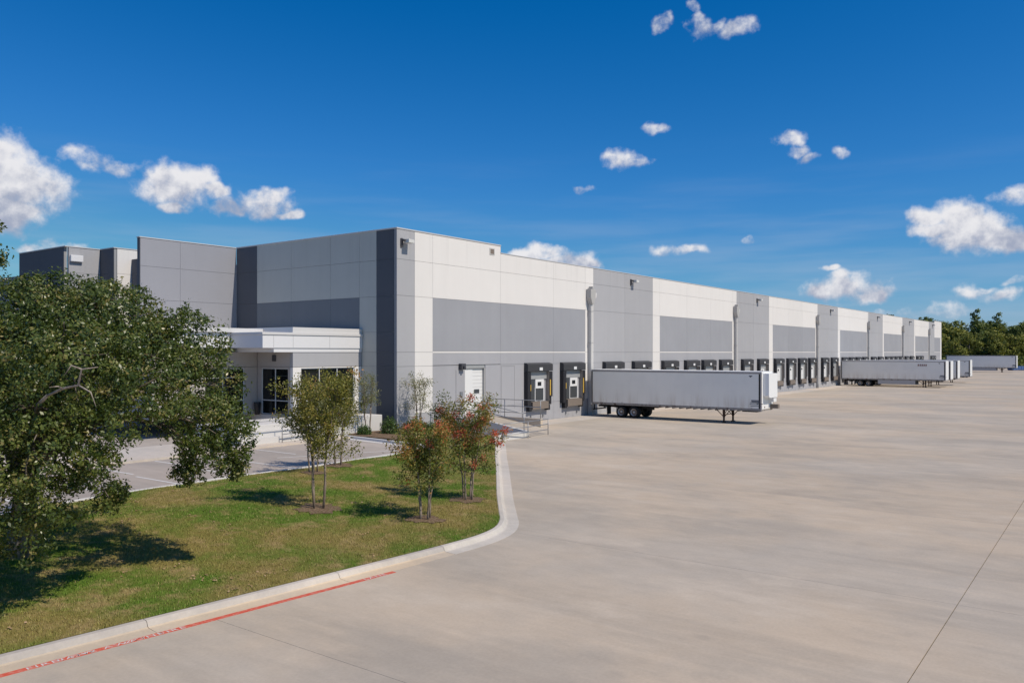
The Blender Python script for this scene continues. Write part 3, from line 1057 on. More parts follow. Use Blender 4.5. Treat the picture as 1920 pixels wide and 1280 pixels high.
def make_dock(x, screen, grey=False):
    key = 'screen' if screen else ('grey' if grey else 'door')
    if key not in DOCK_MESH:
        parts = []
        W_ = 3.55
        DP = .36
        q = M()
        q.prism([(-DP - .03, 4.06), (-DP - .03, 4.60), (-DP + .08, 4.68), (-.003, 4.74), (-.003, 4.06)], 'x', 0, W_)   # head pad
        parts.append(("dock_head", q, [SEALTOP], .0))
        q2 = M(); q2.box(0.0, .46, -DP, -.003, 1.30, 4.015)
        parts.append(("dock_pad", q2, [BLACK], 0))
        q2 = M(); q2.box(W_ - .46, W_, -DP, -.003, 1.95, 4.015)
        parts.append(("dock_pad", q2, [BLACK], 0))
        q2 = M(); q2.box(W_ - .40, W_ - .06, -DP + .08, -.003, 1.30, 1.945)
        parts.append(("dock_pad", q2, [BLACK], 0))
        q2 = M(); q2.box(W_ - .485, W_ - .462, -DP + .03, -.02, 1.6, 4.01)  # lighter beige strip on the inner face of the right pad
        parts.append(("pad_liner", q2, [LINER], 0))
        if screen:
            q2 = M(); q2.box(.38, .455, -DP - .013, -DP - .001, 2.5, 3.0)
            parts.append(("guide_stripe", q2, [YELLOW], 0))
            q2 = M(); q2.box(W_ - .40, W_ - .27, -DP - .013, -DP - .001, 2.05, 3.35)
            parts.append(("guide_stripe", q2, [YELLOW], 0))
        q2 = M(); q2.box(1.55, 1.99, -DP - .09, -DP - .052, 4.12, 4.36)
        parts.append(("number_plate", q2, [DOORW], 0))
        # sectional door
        q2 = M(); q2.box(.47, W_ - .49, -.10, -.004, 3.42, 4.015)
        parts.append(("door_panel", q2, [DOORG], 0))
        if screen:
            for a, b, c, d, mm in ((.60, 1.34, 1.62, 3.42, SCREEN), (1.42, 2.56, 1.66, 2.62, SCREEN)):
                q2 = M(); q2.box(a, b, -.08, -.004, c, d)
                parts.append(("screen_panel", q2, [mm], 0))
            q2 = M(); q2.box(1.42, 2.62, -.12, -.004, 2.66, 3.40)
            parts.append(("door_panel", q2, [DOORW], 0))
            q2 = M(); q2.box(1.72, 2.24, -.132, -.121, 2.86, 3.18)
            parts.append(("vision_window", q2, [GLASS], 0))
            q2 = M(); q2.box(1.34, 1.41, -.12, -.004, 1.62, 2.66); q2.box(2.57, 2.66, -.12, -.004, 1.62, 2.66); q2.box(1.41, 2.57, -.11, -.004, 1.62, 1.655)
            parts.append(("door_frame", q2, [DOORW], 0))
        else:
            z = 1.62
            for k in range(3):
                q2 = M(); q2.box(.50, 2.35, -.12, -.004, z + .006, z + .59)
                parts.append(("door_panel", q2, [DOORG if grey else DOORW], 0)); z += .60
            q2 = M(); q2.box(1.35, 1.85, -.132, -.121, 2.98, 3.24)
            parts.append(("vision_window", q2, [GLASS], 0))
            q2 = M(); q2.box(2.37, W_ - .49, -.09, -.004, 1.62, 3.42)
            parts.append(("door_track", q2, [DOORG], 0))
        q2 = M(); q2.prism([(-.42, 1.58), (-.003, 1.60), (-.003, .95), (-.42, 1.0)], 'x', .62, W_ - .66)
        parts.append(("dock_leveller", q2, [LEVEL], 0))
        for a in (.28, W_ - .66):
            q2 = M(); q2.box(a, a + .32, -.34, -.003, .85, 1.28)
            parts.append(("dock_bumper", q2, [BLACK], .02))
        q2 = M(); q2.box(.8, .92, -.10, -.003, .34, .50); q2.box(W_ - 1.0, W_ - .88, -.10, -.003, .34, .50)
        parts.append(("wheel_hook", q2, [GALV], 0))
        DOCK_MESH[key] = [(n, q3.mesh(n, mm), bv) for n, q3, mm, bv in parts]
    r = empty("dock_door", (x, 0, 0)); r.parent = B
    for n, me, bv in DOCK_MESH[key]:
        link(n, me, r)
    return r


DOCKS = [14.3, 19.5, 26.6, 32.2, 38.6, 44.1, 48.7, 53.8, 60.8, 66.5, 72.9, 78.2, 83.4, 88.4, 95.1, 100.5,
         107.0, 111.6, 116.3, 121.0, 127.6, 133.2, 139.4, 143.6, 147.8, 152.0, 158.0, 163.8, 170.9, 175.0, 188.3, 191.4]
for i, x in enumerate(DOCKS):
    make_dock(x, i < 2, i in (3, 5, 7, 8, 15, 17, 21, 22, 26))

# ------------------------------------------------------------------ entrance deck and ramp at the corner door
dk = kind(obj("entrance_deck", M().box(-12.5, -1.3, .02, 3.31, .3, FL - .02), WHITEC, bevel=.02), 'structure')
obj("deck_step", M().box(-12.4, -6.0, -.32, .015, .3, 1.28), WHITEC, dk)
obj("deck_step", M().box(-12.4, -6.0, -.66, -.325, .3, .93), WHITEC, dk)
kind(obj("sidewalk", M().box(-40, -5.25, -1.6, -.67, .2, .60).box(-40, -12.55, -.665, 3.3, .2, .60), APRON), 'structure')

ramp = kind(obj("ramp", M().prism([(-.02, .86), (-1.2, .86), (-7.1, .012), (-7.1, -.02), (-.02, -.02)], 'x', 5.3, 9.08), YARD), 'structure')
obj("ramp_wall", M().box(9.10, 9.36, -5.2, -.03, -.02, .88), KERBT, ramp, bevel=.015)
obj("ramp_wall", M().prism([(-.03, 1.0), (-3.0, 1.0), (-6.9, .42), (-6.9, -.02), (-.03, -.02)], 'x', 5.0, 5.28), WHITEC, ramp)
obj("ramp_wall", M().box(1.6, 4.98, -6.9, -6.65, -.02, .40), WHITEC, ramp, bevel=.015)


def railing(name, posts, rails, label, r=.027):
    o = empty(name, posts[0][0])
    og = Vector(posts[0][0])
    for a, b in posts:
        obj("post", M().tube([Vector(a) - og, Vector(b) - og], r, 8), GALV, o, smooth_=True)
    for rl in rails:
        obj("rail", M().tube([Vector(p) - og for p in rl], r, 8), GALV, o, smooth_=True)
    tag(o, label, "handrail", "galvanised pipe railings")
    return o


X9 = 9.23
railing("handrail", [((X9, -.30, .88), (X9, -.30, 2.15)), ((X9, -1.9, .88), (X9, -1.9, 2.15)), ((X9, -3.5, .88), (X9, -3.5, 2.15)), ((X9, -5.1, .88), (X9, -5.1, 2.15))],
        [[(X9, -.30, 2.15), (X9, -5.1, 2.15)], [(X9, -.30, 1.68), (X9, -5.1, 1.68)], [(X9, -.30, 1.22), (X9, -5.1, 1.22)]],
        "grey pipe railing on top of the low wall beside the drive-in door ramp")
railing("handrail", [((2.4, -6.95, 0.0), (2.4, -6.95, 1.08)), ((4.75, -7.2, 0), (4.75, -7.2, 1.08)), ((7.3, -7.05, 0), (7.3, -7.05, 1.08))],
        [[(2.4, -6.95, 1.08), (4.75, -7.2, 1.08), (7.3, -7.05, 1.08)], [(2.4, -6.95, .74), (4.75, -7.2, .74), (7.3, -7.05, .74)], [(2.4, -6.95, .38), (4.75, -7.2, .38), (7.3, -7.05, .38)]],
        "grey pipe railing standing on the yard across the foot of the ramp")
X5 = 5.14
railing("handrail", [((X5, -.55, .98), (X5, -.55, 2.12)), ((X5, -2.8, .98), (X5, -2.8, 2.12)), ((X5, -6.6, .46), (X5, -6.6, 1.55))],
        [[(X5, -.55, 2.12), (X5, -2.8, 2.12), (X5, -6.6, 1.55)], [(X5, -.55, 1.6), (X5, -2.8, 1.6), (X5, -6.6, 1.02)]],
        "sloping grey pipe railing on the planted side of the drive-in ramp")
railing("handrail", [((3.35, -.35, .62), (3.35, -.35, 2.08)), ((3.35, -2.8, .62), (3.35, -2.8, 2.08))],
        [[(3.35, -.35, 2.08), (3.35, -2.8, 2.08)], [(3.35, -.35, 1.62), (3.35, -2.8, 1.62)], [(3.35, -.35, 1.12), (3.35, -2.8, 1.12)]],
        "grey pipe railing by the wall behind the red flowering tree")
railing("entrance_handrail", [((-9.85, -.9, .6), (-9.85, -.9, 1.86)), ((-7.25, -.9, .6), (-7.25, -.9, 1.86)), ((-4.6, .1, FL - .02), (-4.6, .1, 1.98))],
        [[(-13.0, -.9, 1.84), (-9.85, -.9, 1.86), (-7.25, -.9, 1.86), (-4.6, .1, 1.98)], [(-9.85, -.9, 1.05), (-7.25, -.9, 1.12)], [(-9.85, -.9, .74), (-7.25, -.9, .80)]],
        "grey pipe railing in front of the white entrance steps", .024)
for o in (x for x in list(COL.objects) if x.name.startswith("entrance_handrail")):
    o['group'] = "galvanised pipe railings"
pl = empty("planter", (-6.05, 6.55, FL - .02))
tag(pl, "slim dark planter beside the glass entrance door", "planter")
obj("pot", M().tube([(0, 0, 0), (0, 0, .75), (0, 0, .80)], [.15, .22, .23], 14), URN, pl, smooth_=True)

# ------------------------------------------------------------------ trailers
def make_trailer(label, loc, rz=0.0, skirt=False, nose=False, mark=True, scale=1.0):
    r = empty("semi_trailer", loc, rz, scale)
    tag(r, label, "trailer", "parked white semi-trailers")
    L, W_, Z0, Z1 = 15.2, 1.3, 1.08, 4.08
    T = TR
    def put(n, key):
        return link(n, T[key], r)
    put("body", 'body'); put("roof", 'roof'); put("top_rail", 'toprail'); put("bottom_rail", 'botrail')
    for k in range(12):
        for s in (0, 1):
            link("side_panel", T['side%d' % s], r, (0, -.16 - k * 1.235, 0))
    put("front_wall", 'front'); put("rear_frame", 'rear'); put("rear_door", 'rear0'); put("rear_door", 'rear1')
    put("corner_post", 'postl'); put("corner_post", 'postr'); put("corner_post", 'backl'); put("corner_post", 'backr')
    put("underframe", 'under')
    put("landing_leg", 'legl'); put("landing_leg", 'legr'); put("leg_brace", 'brace')
    put("bogie", 'bogie'); put("mud_flap", 'flap')
    for s in (-1, 1):
        for y in (-2.95, -4.17):
            w = link("wheel", T['tyre'], r, (s * 1.02, y, .5))
            if s > 0:
                w.rotation_euler = (0, 0, math.pi)
            link("rim", T['rim'], w)
    if skirt:
        put("side_skirt", 'skirt')
    if nose:
        put("nose_unit", 'nose')
    if mark:
        put("decal", 'decal'); put("decal", 'decal2')
    return r


TR = {}
L, W_, Z0, Z1 = 15.2, 1.3, 1.08, 4.08
TR['body'] = M().box(-W_ + .03, W_ - .03, -L + .04, -.04, Z0 + .02, Z1 - .02).mesh("body", [UNDER])
TR['roof'] = M().box(-W_ + .01, W_ - .01, -L + .02, -.02, Z1 - .018, Z1 + .012).mesh("roof", [TFRONT])
TR['toprail'] = M().box(-W_ - .012, -W_ + .03, -L + .1, -.05, Z1 - .16, Z1 - .005).box(W_ - .03, W_ + .012, -L + .1, -.05, Z1 - .16, Z1 - .005).mesh("top_rail", [TRAIL])
TR['botrail'] = M().box(-W_ - .014, -W_ + .03, -L + .1, -.05, Z0 - .02, Z0 + .16).box(W_ - .03, W_ + .014, -L + .1, -.05, Z0 - .02, Z0 + .16).mesh("bottom_rail", [TBOT])
for s in (0, 1):
    q = M()
    xa, xb = ((-W_, -W_ + .028), (W_ - .028, W_))[s]
    q.box(xa, xb, -1.2325, 0, Z0 + .165, Z1 - .165)
    xr = (-W_ - .002, -W_ - .0005) if s == 0 else (W_ + .0005, W_ + .002)
    q.box(xr[0], xr[1], -1.2325, -1.20, Z0 + .165, Z1 - .165)
    TR['side%d' % s] = q.mesh("side_panel", [TSIDE])
q = M(); q.box(-W_ + .1, W_ - .1, -L - .01, -L + .035, Z0 + .12, Z1 - .02, 0); q.box(-W_ + .1, W_ - .1, -L - .014, -L + .03, Z0 - .02, Z0 + .115, 1)
TR['front'] = q.mesh("front_wall", [TFRONT, TBOT])
for nm, xa, xb in (('rear0', -W_ + .06, -.01), ('rear1', .01, W_ - .06)):
    q = M(); q.box(xa, xb, -.035, .0, Z0 + .1, Z1 - .1)
    for x in ((xa + xb) / 2 - .3, (xa + xb) / 2 + .3):
        q.tube([(x, .005, Z0 + .12), (x, .005, Z1 - .12)], .018, 6)
    TR[nm] = q.mesh("rear_door", [TFRONT])
q = M(); q.box(-W_, W_, -.045, .012, Z1 - .095, Z1 - .02); q.box(-W_, W_, -.045, .012, Z0 - .05, Z0 + .095)
TR['rear'] = q.mesh("rear_frame", [TFRONT])
for nm, s in (('postl', -1), ('postr', 1)):
    a, b = sorted((s * (W_ - .098), s * (W_ + .008)))
    q = M(); q.box(a, b, -L - .006, -L + .098, Z0 - .02, Z1, 0)
    a, b = sorted((s * (W_ - .058), s * (W_ + .006)))
    q2 = M(); q2.box(a, b, -.048, .006, Z0 + .097, Z1 - .1, 0)
    TR['back' + nm[-1]] = q2.mesh("corner_post", [TRAIL])
    TR[nm] = q.mesh("corner_post", [TRAIL])
q = M()
for y in np.arange(-14.6, -.4, .62):
    q.box(-W_ + .05, W_ - .05, y, y + .07, Z0 - .10, Z0 + .018)
for s in (-.5, .5):
    q.box(s - .05, s + .05, -5.6, -.3, Z0 - .26, Z0 - .101)
q.box(-.6, .6, -14.6, -13.4, Z0 - .16, Z0 - .101)
q.box(-1.1, 1.1, -.14, -.04, .55, .66); q.box(-.9, -.8, -.12, -.05, .66, Z0 - .02); q.box(.8, .9, -.12, -.05, .66, Z0 - .02)
TR['under'] = q.mesh("underframe", [UNDER])
LY = -12.05
for nm, s in (('legl', -1), ('legr', 1)):
    q = M()
    q.box(s * .95 - .08, s * .95 + .08, LY - .08, LY + .08, .46, Z0 - .02)
    q.box(s * .95 - .06, s * .95 + .06, LY - .06, LY + .06, .06, .458)
    q.box(s * .95 - .15, s * .95 + .15, LY - .13, LY + .13, .0, .058)
    q.tube([(s * .95, LY + .07, .52), (s * .95, LY + .62, Z0 - .04)], .032, 6)
    q.tube([(s * .95, LY - .07, .52), (s * .95, LY - .55, Z0 - .04)], .032, 6)
    TR[nm] = q.mesh("landing_leg", [RUST])
q = M(); q.tube([(-.9, LY, .62), (.9, LY, .62)], .03, 6); q.tube([(-.9, LY, .62), (-.2, LY, Z0 - .05)], .025, 6); q.tube([(.9, LY, .62), (.2, LY, Z0 - .05)], .025, 6)
TR['brace'] = q.mesh("leg_brace", [RUST])
q = M()
for y in (-2.95, -4.17):
    q.tube([(-1.0, y, .5), (1.0, y, .5)], .075, 8)
    for s in (-.5, .5):
        q.box(s - .06, s + .06, y - .42, y + .42, .56, .80)
q.box(-.56, -.45, -5.2, -1.9, .80, Z0 - .262); q.box(.45, .56, -5.2, -1.9, .80, Z0 - .262)
q.box(-.4, .4, -5.3, -5.0, .66, .9)
TR['bogie'] = q.mesh("bogie", [UNDER])
q = M(); q.box(-1.28, -.62, -1.62, -1.58, .22, Z0 - .03); q.box(.62, 1.28, -1.62, -1.58, .22, Z0 - .03)
TR['flap'] = q.mesh("mud_flap", [TYRE])
q = M()
ro = [(-.25, .30), (-.25, .46), (-.19, .50), (-.02, .50), (0, .47), (.02, .50), (.20, .50), (.26, .46), (.26, .30)]
n = 28
for k, (x, rad) in enumerate(ro):
    for j in range(n):
        a = 2 * math.pi * j / n
        q.v.append((x, rad * math.cos(a), rad * math.sin(a)))
for k in range(len(ro) - 1):
    for j in range(n):
        jj = (j + 1) % n
        q.f.append((k * n + j, k * n + jj, (k + 1) * n + jj, (k + 1) * n + j)); q.m.append(0)
TR['tyre'] = q.mesh("wheel", [TYRE], True)
q = M()
ro = [(-.245, .305), (-.225, .28), (-.13, .25), (-.12, .10), (-.20, .085), (-.21, .0)]
for k, (x, rad) in enumerate(ro):
    for j in range(n):
        a = 2 * math.pi * j / n
        q.v.append((x, rad * math.cos(a), rad * math.sin(a)))
for k in range(len(ro) - 1):
    for j in range(n):
        jj = (j + 1) % n
        q.f.append((k * n + j, k * n + jj, (k + 1) * n + jj, (k + 1) * n + j)); q.m.append(1 if k == 2 else 0)
for j in range(10):
    a = 2 * math.pi * j / 10
    q.box(-.15, -.118, .17 * math.cos(a) - .015, .17 * math.cos(a) + .015, .17 * math.sin(a) - .015, .17 * math.sin(a) + .015, 1)
TR['rim'] = q.mesh("rim", [RIM, LEVEL])
q = M(); q.box(-W_ - .0, -W_ + .03, -11.0, -5.6, .42, Z0 - .022); q.box(W_ - .03, W_, -11.0, -5.6, .42, Z0 - .022)
TR['skirt'] = q.mesh("side_skirt", [SKIRT])
q = M()
q.prism([(-.95, 2.25), (-.78, 2.08), (1.0, 2.08), (1.0, 3.95), (-.95, 3.95)], 'y', -L - .46, -L - .012)
q.box(.30, .95, -L - .40, -L - .012, 1.72, 2.075, 0)
q.box(.62, 1.02, -L - .62, -L - .012, 1.20, 1.52, 1)
q.box(-.7, -.6, -L - .05, -L - .012, 1.3, 1.4, 1)
TR['nose'] = q.mesh("nose_unit", [TFRONT, LEVEL])
q = M()
for k, (a, b, z) in enumerate(((-.42, 0, 1.86), (-.42, 0, 1.80), (-.42, -.02, 1.74), (-.42, .10, 1.68), (-.7, -.42, 1.60), (-.3, .12, 1.55), (-.52, .05, 1.42))):
    q.box(-W_ - .0095, -W_ - .0075, -L + .55 + a, -L + .55 + b + .25, z, z + .042)
TR['decal'] = q.mesh("decal", [MARK])
q = M()
q.box(-W_ - .0095, -W_ - .0075, -L + .72, -L + .98, 3.72, 3.78); q.box(-W_ - .0095, -W_ - .0075, -L + .80, -L + .92, 3.66, 3.71)
TR['decal2'] = q.mesh("decal", [MARK])
q = M()
for k in range(5):
    y = -L + 2.6 + k * .27
    q.box(-W_ - .0095, -W_ - .0075, y, y + .17, 3.34, 3.58)
    q.box(-W_ - .0095, -W_ - .0075, y, y + .22, 3.26, 3.30)
TR['logo'] = q.mesh("decal", [MARKR])

make_trailer("nearest white semi-trailer with a rust spotted lower rail and a nose unit", (24.5, -.85, 0), nose=True)
t2 = make_trailer("second white semi-trailer from the camera, backed on a dock, with a side skirt", (105.3, -.75, 0), skirt=True, scale=1.03)
link("decal", TR['logo'], t2)
make_trailer("white semi-trailer parked just behind the skirted one, mostly hidden by it", (110.2, -.85, 0), mark=False, scale=1.02)
make_trailer("white semi-trailer whose narrow side shows between two white noses", (117.3, -.85, 0), mark=False, scale=1.02)
make_trailer("white semi-trailer last in the docked row by the building's far end", (131.7, -.85, 0), scale=1.02)
make_trailer("farthest white semi-trailer standing alone before the dark trees", (224.5, 1.6, 0), skirt=True, scale=1.13)
sk = empty("skip", (256.5, -12.6, 0), .9)
tag(sk, "low blue skip on the pavement beyond the farthest trailer", "skip")
q = M(); q.prism([(-2.6, .1), (2.2, .1), (2.8, 1.25), (-2.8, 1.25)], 'x', -1.0, 1.0)
obj("tub", q, BLUEP, sk, bevel=.04)
q = M()
for y in (-2.0, -1.0, 0, 1.0, 2.0):
    q.box(-1.07, -1.0, y - .05, y + .05, .12, 1.24); q.box(1.0, 1.07, y - .05, y + .05, .12, 1.24)
q.box(-1.1, 1.1, 2.72, 2.86, 1.18, 1.28); q.box(-1.1, 1.1, -2.86, -2.72, 1.18, 1.28)
obj("rib", q, BLUEP, sk)
obj("foot", M().box(-.9, .9, -2.2, -2.0, 0, .1).box(-.9, .9, 1.9, 2.1, 0, .1), UNDER, sk)

# ------------------------------------------------------------------ foliage
def unit(n):
    v = RNG.normal(size=(n, 3))
    return v / np.linalg.norm(v, axis=1, keepdims=True)


def leaf_mesh(name, c, size, tint, mats_, width=.5, flat=0.0, out=None, mi=None):
    """one rhombic leaf per point"""
    n = len(c)
    a = unit(n)
    nrm = unit(n)
    if out is not None:
        nrm = nrm + out * 0.7
    nrm[:, 2] += flat
    nrm /= np.linalg.norm(nrm, axis=1, keepdims=True)
    a = a - nrm * (a * nrm).sum(1, keepdims=True)
    a /= np.linalg.norm(a, axis=1, keepdims=True) + 1e-9
    b = np.cross(nrm, a)
    s = size[:, None]
    v = np.empty((n, 4, 3), np.float32)
    v[:, 0] = c - a * s * .5
    v[:, 1] = c + b * s * width * .5 + a * s * .06
    v[:, 2] = c + a * s * .5
    v[:, 3] = c - b * s * width * .5 + a * s * .06
    me = bpy.data.meshes.new(name)
    me.vertices.add(n * 4)
    me.vertices.foreach_set('co', v.ravel())
    me.loops.add(n * 4)
    me.loops.foreach_set('vertex_index', np.arange(n * 4, dtype=np.int32))
    me.polygons.add(n)
    me.polygons.foreach_set('loop_start', np.arange(0, n * 4, 4, dtype=np.int32))
    for m_ in mats_:
        me.materials.append(m_)
    if mi is not None:
        me.polygons.foreach_set('material_index', mi.astype(np.int32))
    at = me.attributes.new('tint', 'FLOAT', 'POINT')
    at.data.foreach_set('value', np.repeat(tint, 4).astype(np.float32))
    me.update(calc_edges=True)
    return me


def crown(lobes, per_m3, clump_r, leaves, size, shell=.55, tvar=.25):
    """lobes: (centre, radii, weight). clumps near each lobe's skin, leaves round each clump"""
    C_, S_, T_, O_ = [], [], [], []
    for c, r, w in lobes:
        vol = 4.19 * r[0] * r[1] * r[2]
        n = max(6, int(per_m3 * vol * w))
        d = unit(n)
        rad = (shell + (1 - shell) * RNG.random(n)) ** .8
        cc = np.array(c) + d * np.array(r) * rad[:, None]
        ct = RNG.normal(.45, tvar, n)
        k = leaves
        dd = unit(n * k) * (RNG.random(n * k) ** .45)[:, None] * np.repeat(clump_r * RNG.uniform(.6, 1.3, n), k)[:, None]
        dd[:, 2] *= .75
        C_.append(np.repeat(cc, k, 0) + dd)
        O_.append(np.repeat(d, k, 0) + dd / clump_r)
        S_.append(size * RNG.uniform(.65, 1.25, n * k))
        T_.append(np.clip(np.repeat(ct, k) + RNG.normal(0, .18, n * k), 0, 1))
    return np.concatenate(C_), np.concatenate(S_), np.concatenate(T_), np.concatenate(O_)


def at_px(px, py, d):
    l = (px - 960) / F_PX * d
    return Vector((CX + l * U.x + d * U.y, CY - l * U.y + d * U.x, EYE + (660 - py) / F_PX * d))


# the oak: lobes standing round one trunk
oak_xy = at_px(40, 1040, 20.6)
oz = lawn_z(oak_xy.x, oak_xy.y)
oak = empty("oak_tree", (oak_xy.x, oak_xy.y, oz))
tag(oak, "large dark green spreading oak tree on the lawn at the left", "tree")
OG = Vector((oak_xy.x, oak_xy.y, oz))
LOBES = [  # px, py, depth, half width px, half height px, weight
    (50, 610, 20.0, 150, 95, 1.0), (190, 615, 19.8, 120, 90, 1.0), (140, 690, 17.6, 150, 100, .9), (300, 665, 19.8, 95, 85, 1.0),
    (350, 650, 20.8, 80, 70, 1.0), (395, 720, 20.4, 62, 66, 1.0), (400, 790, 20.2, 70, 66, 1.0), (385, 848, 20.0, 58, 40, .8), (362, 790, 19.4, 60, 60, 1.0),
    (270, 735, 18.0, 105, 58, .9), (215, 560, 20.8, 70, 38, .9), (110, 545, 20.6, 90, 38, .9), (335, 598, 21.0, 46, 28, .7),
    (60, 760, 17.2, 140, 90, .9), (0, 700, 19.0, 130, 130, .8), (70, 860, 16.6, 125, 80, .9), (180, 805, 17.0, 72, 46, .8),
    (30, 950, 16.6, 110, 75, .9), (125, 925, 17.2, 90, 60, .6), (-90, 800, 17.0, 150, 190, .7), (-60, 600, 20.2, 130, 110, .6),
    (212, 925, 18.4, 26, 18, .5), (165, 862, 16.8, 50, 40, .6), (-150, 700, 20.0, 150, 170, .5), (40, 1000, 17.6, 70, 36, .6),
    (-60, 700, 23.5, 160, 130, .4), (100, 690, 23.0, 170, 110, .4), (452, 826, 20.0, 24, 36, .6), (-20, 455, 20.2, 26, 50, .5), (160, 650, 21.8, 180, 90, .5),
    (350, 880, 19.8, 24, 20, .6), (430, 875, 20.0, 22, 18, .5),
]
lob = []
for px, py, d, hw, hh, w in LOBES:
    c = at_px(px, py, d)
    k = d / F_PX
    lob.append((tuple(c - OG), (hw * k, hw * k * .9, hh * k), w))
C_, S_, T_, O_ = crown([(c, tuple(q * .93 for q in r), w) for c, r, w in lob], 17, .31, 46, .092, .66, .27)
sp = []                                               # leafy twigs that stick out of the crown and droop at its edge
for c, r, w in lob:
    for k in range(int(46 * w)):
        d = unit(1)[0]
        d[2] = d[2] * .9 - (.25 if random.random() < .5 else 0)
        a0 = np.array(c) + d * np.array(r) * RNG.uniform(.72, .9)
        a1 = np.array(c) + d * np.array(r) * RNG.uniform(1.02, 1.22) + np.array([0, 0, RNG.uniform(-.16, .06)])
        q = RNG.random(30)[:, None] ** .8
        sp.append(a0 + (a1 - a0) * q + RNG.normal(0, .055, (30, 3)))
sp = np.concatenate(sp)
C_ = np.concatenate([C_, sp]); S_ = np.concatenate([S_, .092 * RNG.uniform(.7, 1.2, len(sp))])
T_ = np.concatenate([T_, np.clip(np.repeat(RNG.normal(.5, .22, len(sp) // 30), 30) + RNG.normal(0, .15, len(sp)), 0, 1)])
O_ = np.concatenate([O_, unit(len(sp)) * .5])
link("crown", leaf_mesh("crown", C_, S_, T_, [OAKLEAF], .52, .35, O_), oak)
tr = M()
tr.tube([(0, 0, -.15), (.05, .05, .6), (.1, 0, 1.5), (.05, .1, 2.2)], [.42, .32, .27, .26], 12)


def limb(mesh, p, q, r0, r1, wob=.25, n=6, mi=0):
    p, q = Vector(p), Vector(q)
    L_ = (q - p).length
    pts_ = []
    for i in range(n + 1):
        s = i / n
        o_ = Vector((random.uniform(-1, 1), random.uniform(-1, 1), random.uniform(-1, 1))) * wob * L_ * .2 * math.sin(math.pi * s)
        pts_.append(p.lerp(q, s) + o_ + Vector((0, 0, .08 * L_ * math.sin(math.pi * s))))
    mesh.tube(pts_, [r0 + (r1 - r0) * i / n for i in range(n + 1)], 8, mi)
    return pts_


for c, r, w in lob:
    if r[0] < .5:
        continue
    mid = Vector((c[0] * .45, c[1] * .45, max(3.4, c[2] * .85)))
    limb(tr, (.05, .1, random.uniform(1.7, 2.3)), mid, .13, .07, .2)
    e = limb(tr, mid, c, .06, .022, .2)
    for k in range(6):
        d = Vector(unit(1)[0])
        limb(tr, e[3 + k % 3], Vector(c) + Vector((d.x * r[0], d.y * r[1], d.z * r[2])) * .85, .028, .008, .3, 4)
obj("trunk", tr, BARK, oak, smooth_=True)
br = M()
bp = [tuple(at_px(*p) - OG) for p in ((88, 742, 15.5), (118, 728, 15.3), (147, 722, 15.2), (153, 692, 15.15), (184, 688, 15.1))]
br.tube(bp, [.026, .023, .021, .016, .006], 7)
br.tube([bp[3], tuple(at_px(134, 685, 15.1) - OG), tuple(at_px(120, 704, 15.1) - OG)], [.018, .013, .005], 6)
br.tube([bp[1], tuple(at_px(108, 724, 15.2) - OG), tuple(at_px(92, 726, 15.1) - OG)], [.016, .012, .005], 6)
br.tube([bp[2], tuple(at_px(170, 735, 15.1) - OG), tuple(at_px(180, 762, 15.1) - OG)], [.018, .012, .005], 6)
br.tube([bp[0], tuple(at_px(70, 760, 17.0) - OG), (.1, 0, 1.8)], [.030, .045, .08], 7)
obj("bare_branch", br, BARKP, oak, smooth_=True)


def myrtle(label, x, y, h, w, mats_, stems=4, leaves=5200, base_crown=.40, lean=0.0, seed=1, dens=1.0, size=.088, zofs=None, flowers=None, spread=.26):
    global RNG
    RNG = np.random.default_rng(seed)
    random.seed(seed)
    z = lawn_z(x, y) if zofs is None else zofs
    o = empty("crape_myrtle", (x, y, z))
    tag(o, label, "tree", "slim crape myrtle trees")
    st = M()
    tips = []
    for k in range(stems):
        a = 2 * math.pi * k / stems + random.uniform(-.4, .4)
        b0 = Vector((math.cos(a) * .17, math.sin(a) * .17, -.05))
        top = Vector((math.cos(a) * w * random.uniform(.30, .62), math.sin(a) * w * random.uniform(.30, .62), h * random.uniform(.72, .9)))
        kn = Vector((math.cos(a) * spread, math.sin(a) * spread, h * base_crown))
        p1 = limb(st, b0, kn, .036, .026, .10, 5)
        p2 = limb(st, p1[-1], top, .026, .009, .15, 6)
        for j in range(11):
            s = p2[random.randint(0, 5)]
            d = Vector((random.uniform(-1, 1), random.uniform(-1, 1), random.uniform(.1, 1.0))).normalized()
            e = s + d * random.uniform(.45, .85) * w
            rr_ = math.hypot(e.x, e.y)
            if rr_ > w:
                e.x *= w / rr_; e.y *= w / rr_
            e.z = min(e.z, h)
            limb(st, s, e, .010, .004, .2, 3)
            tips.append(e); tips.append(s.lerp(e, .6))
        tips += p2[2:]
    obj("trunk", st, BARKM, o, smooth_=True)
    tp = np.array([tuple(t) for t in tips])
    n = int(leaves * dens)
    ci = RNG.integers(0, len(tp), n)
    dd = unit(n) * (RNG.random(n) ** .6)[:, None] * (w * .24)
    c = tp[ci] + dd
    ct = RNG.normal(.36, .19, len(tp))
    t_ = np.clip(ct[ci] + RNG.normal(0, .14, n) + .10 * (c[:, 2] / h - .6), 0, .74 if flowers else 1)
    if flowers:                                       # flower panicles at some branch ends
        fl = RNG.choice(len(tp), max(3, int(len(tp) * flowers)), replace=False)
        sel = np.isin(ci, fl) & (RNG.random(n) < .75)
        t_[sel] = RNG.uniform(.78, 1, sel.sum())
        c[sel] = tp[ci[sel]] + dd[sel] * .55
    sz = size * RNG.uniform(.6, 1.35, n)
    link("crown", leaf_mesh("crown", c, sz, t_, mats_, .45, .25, None), o)
    return o


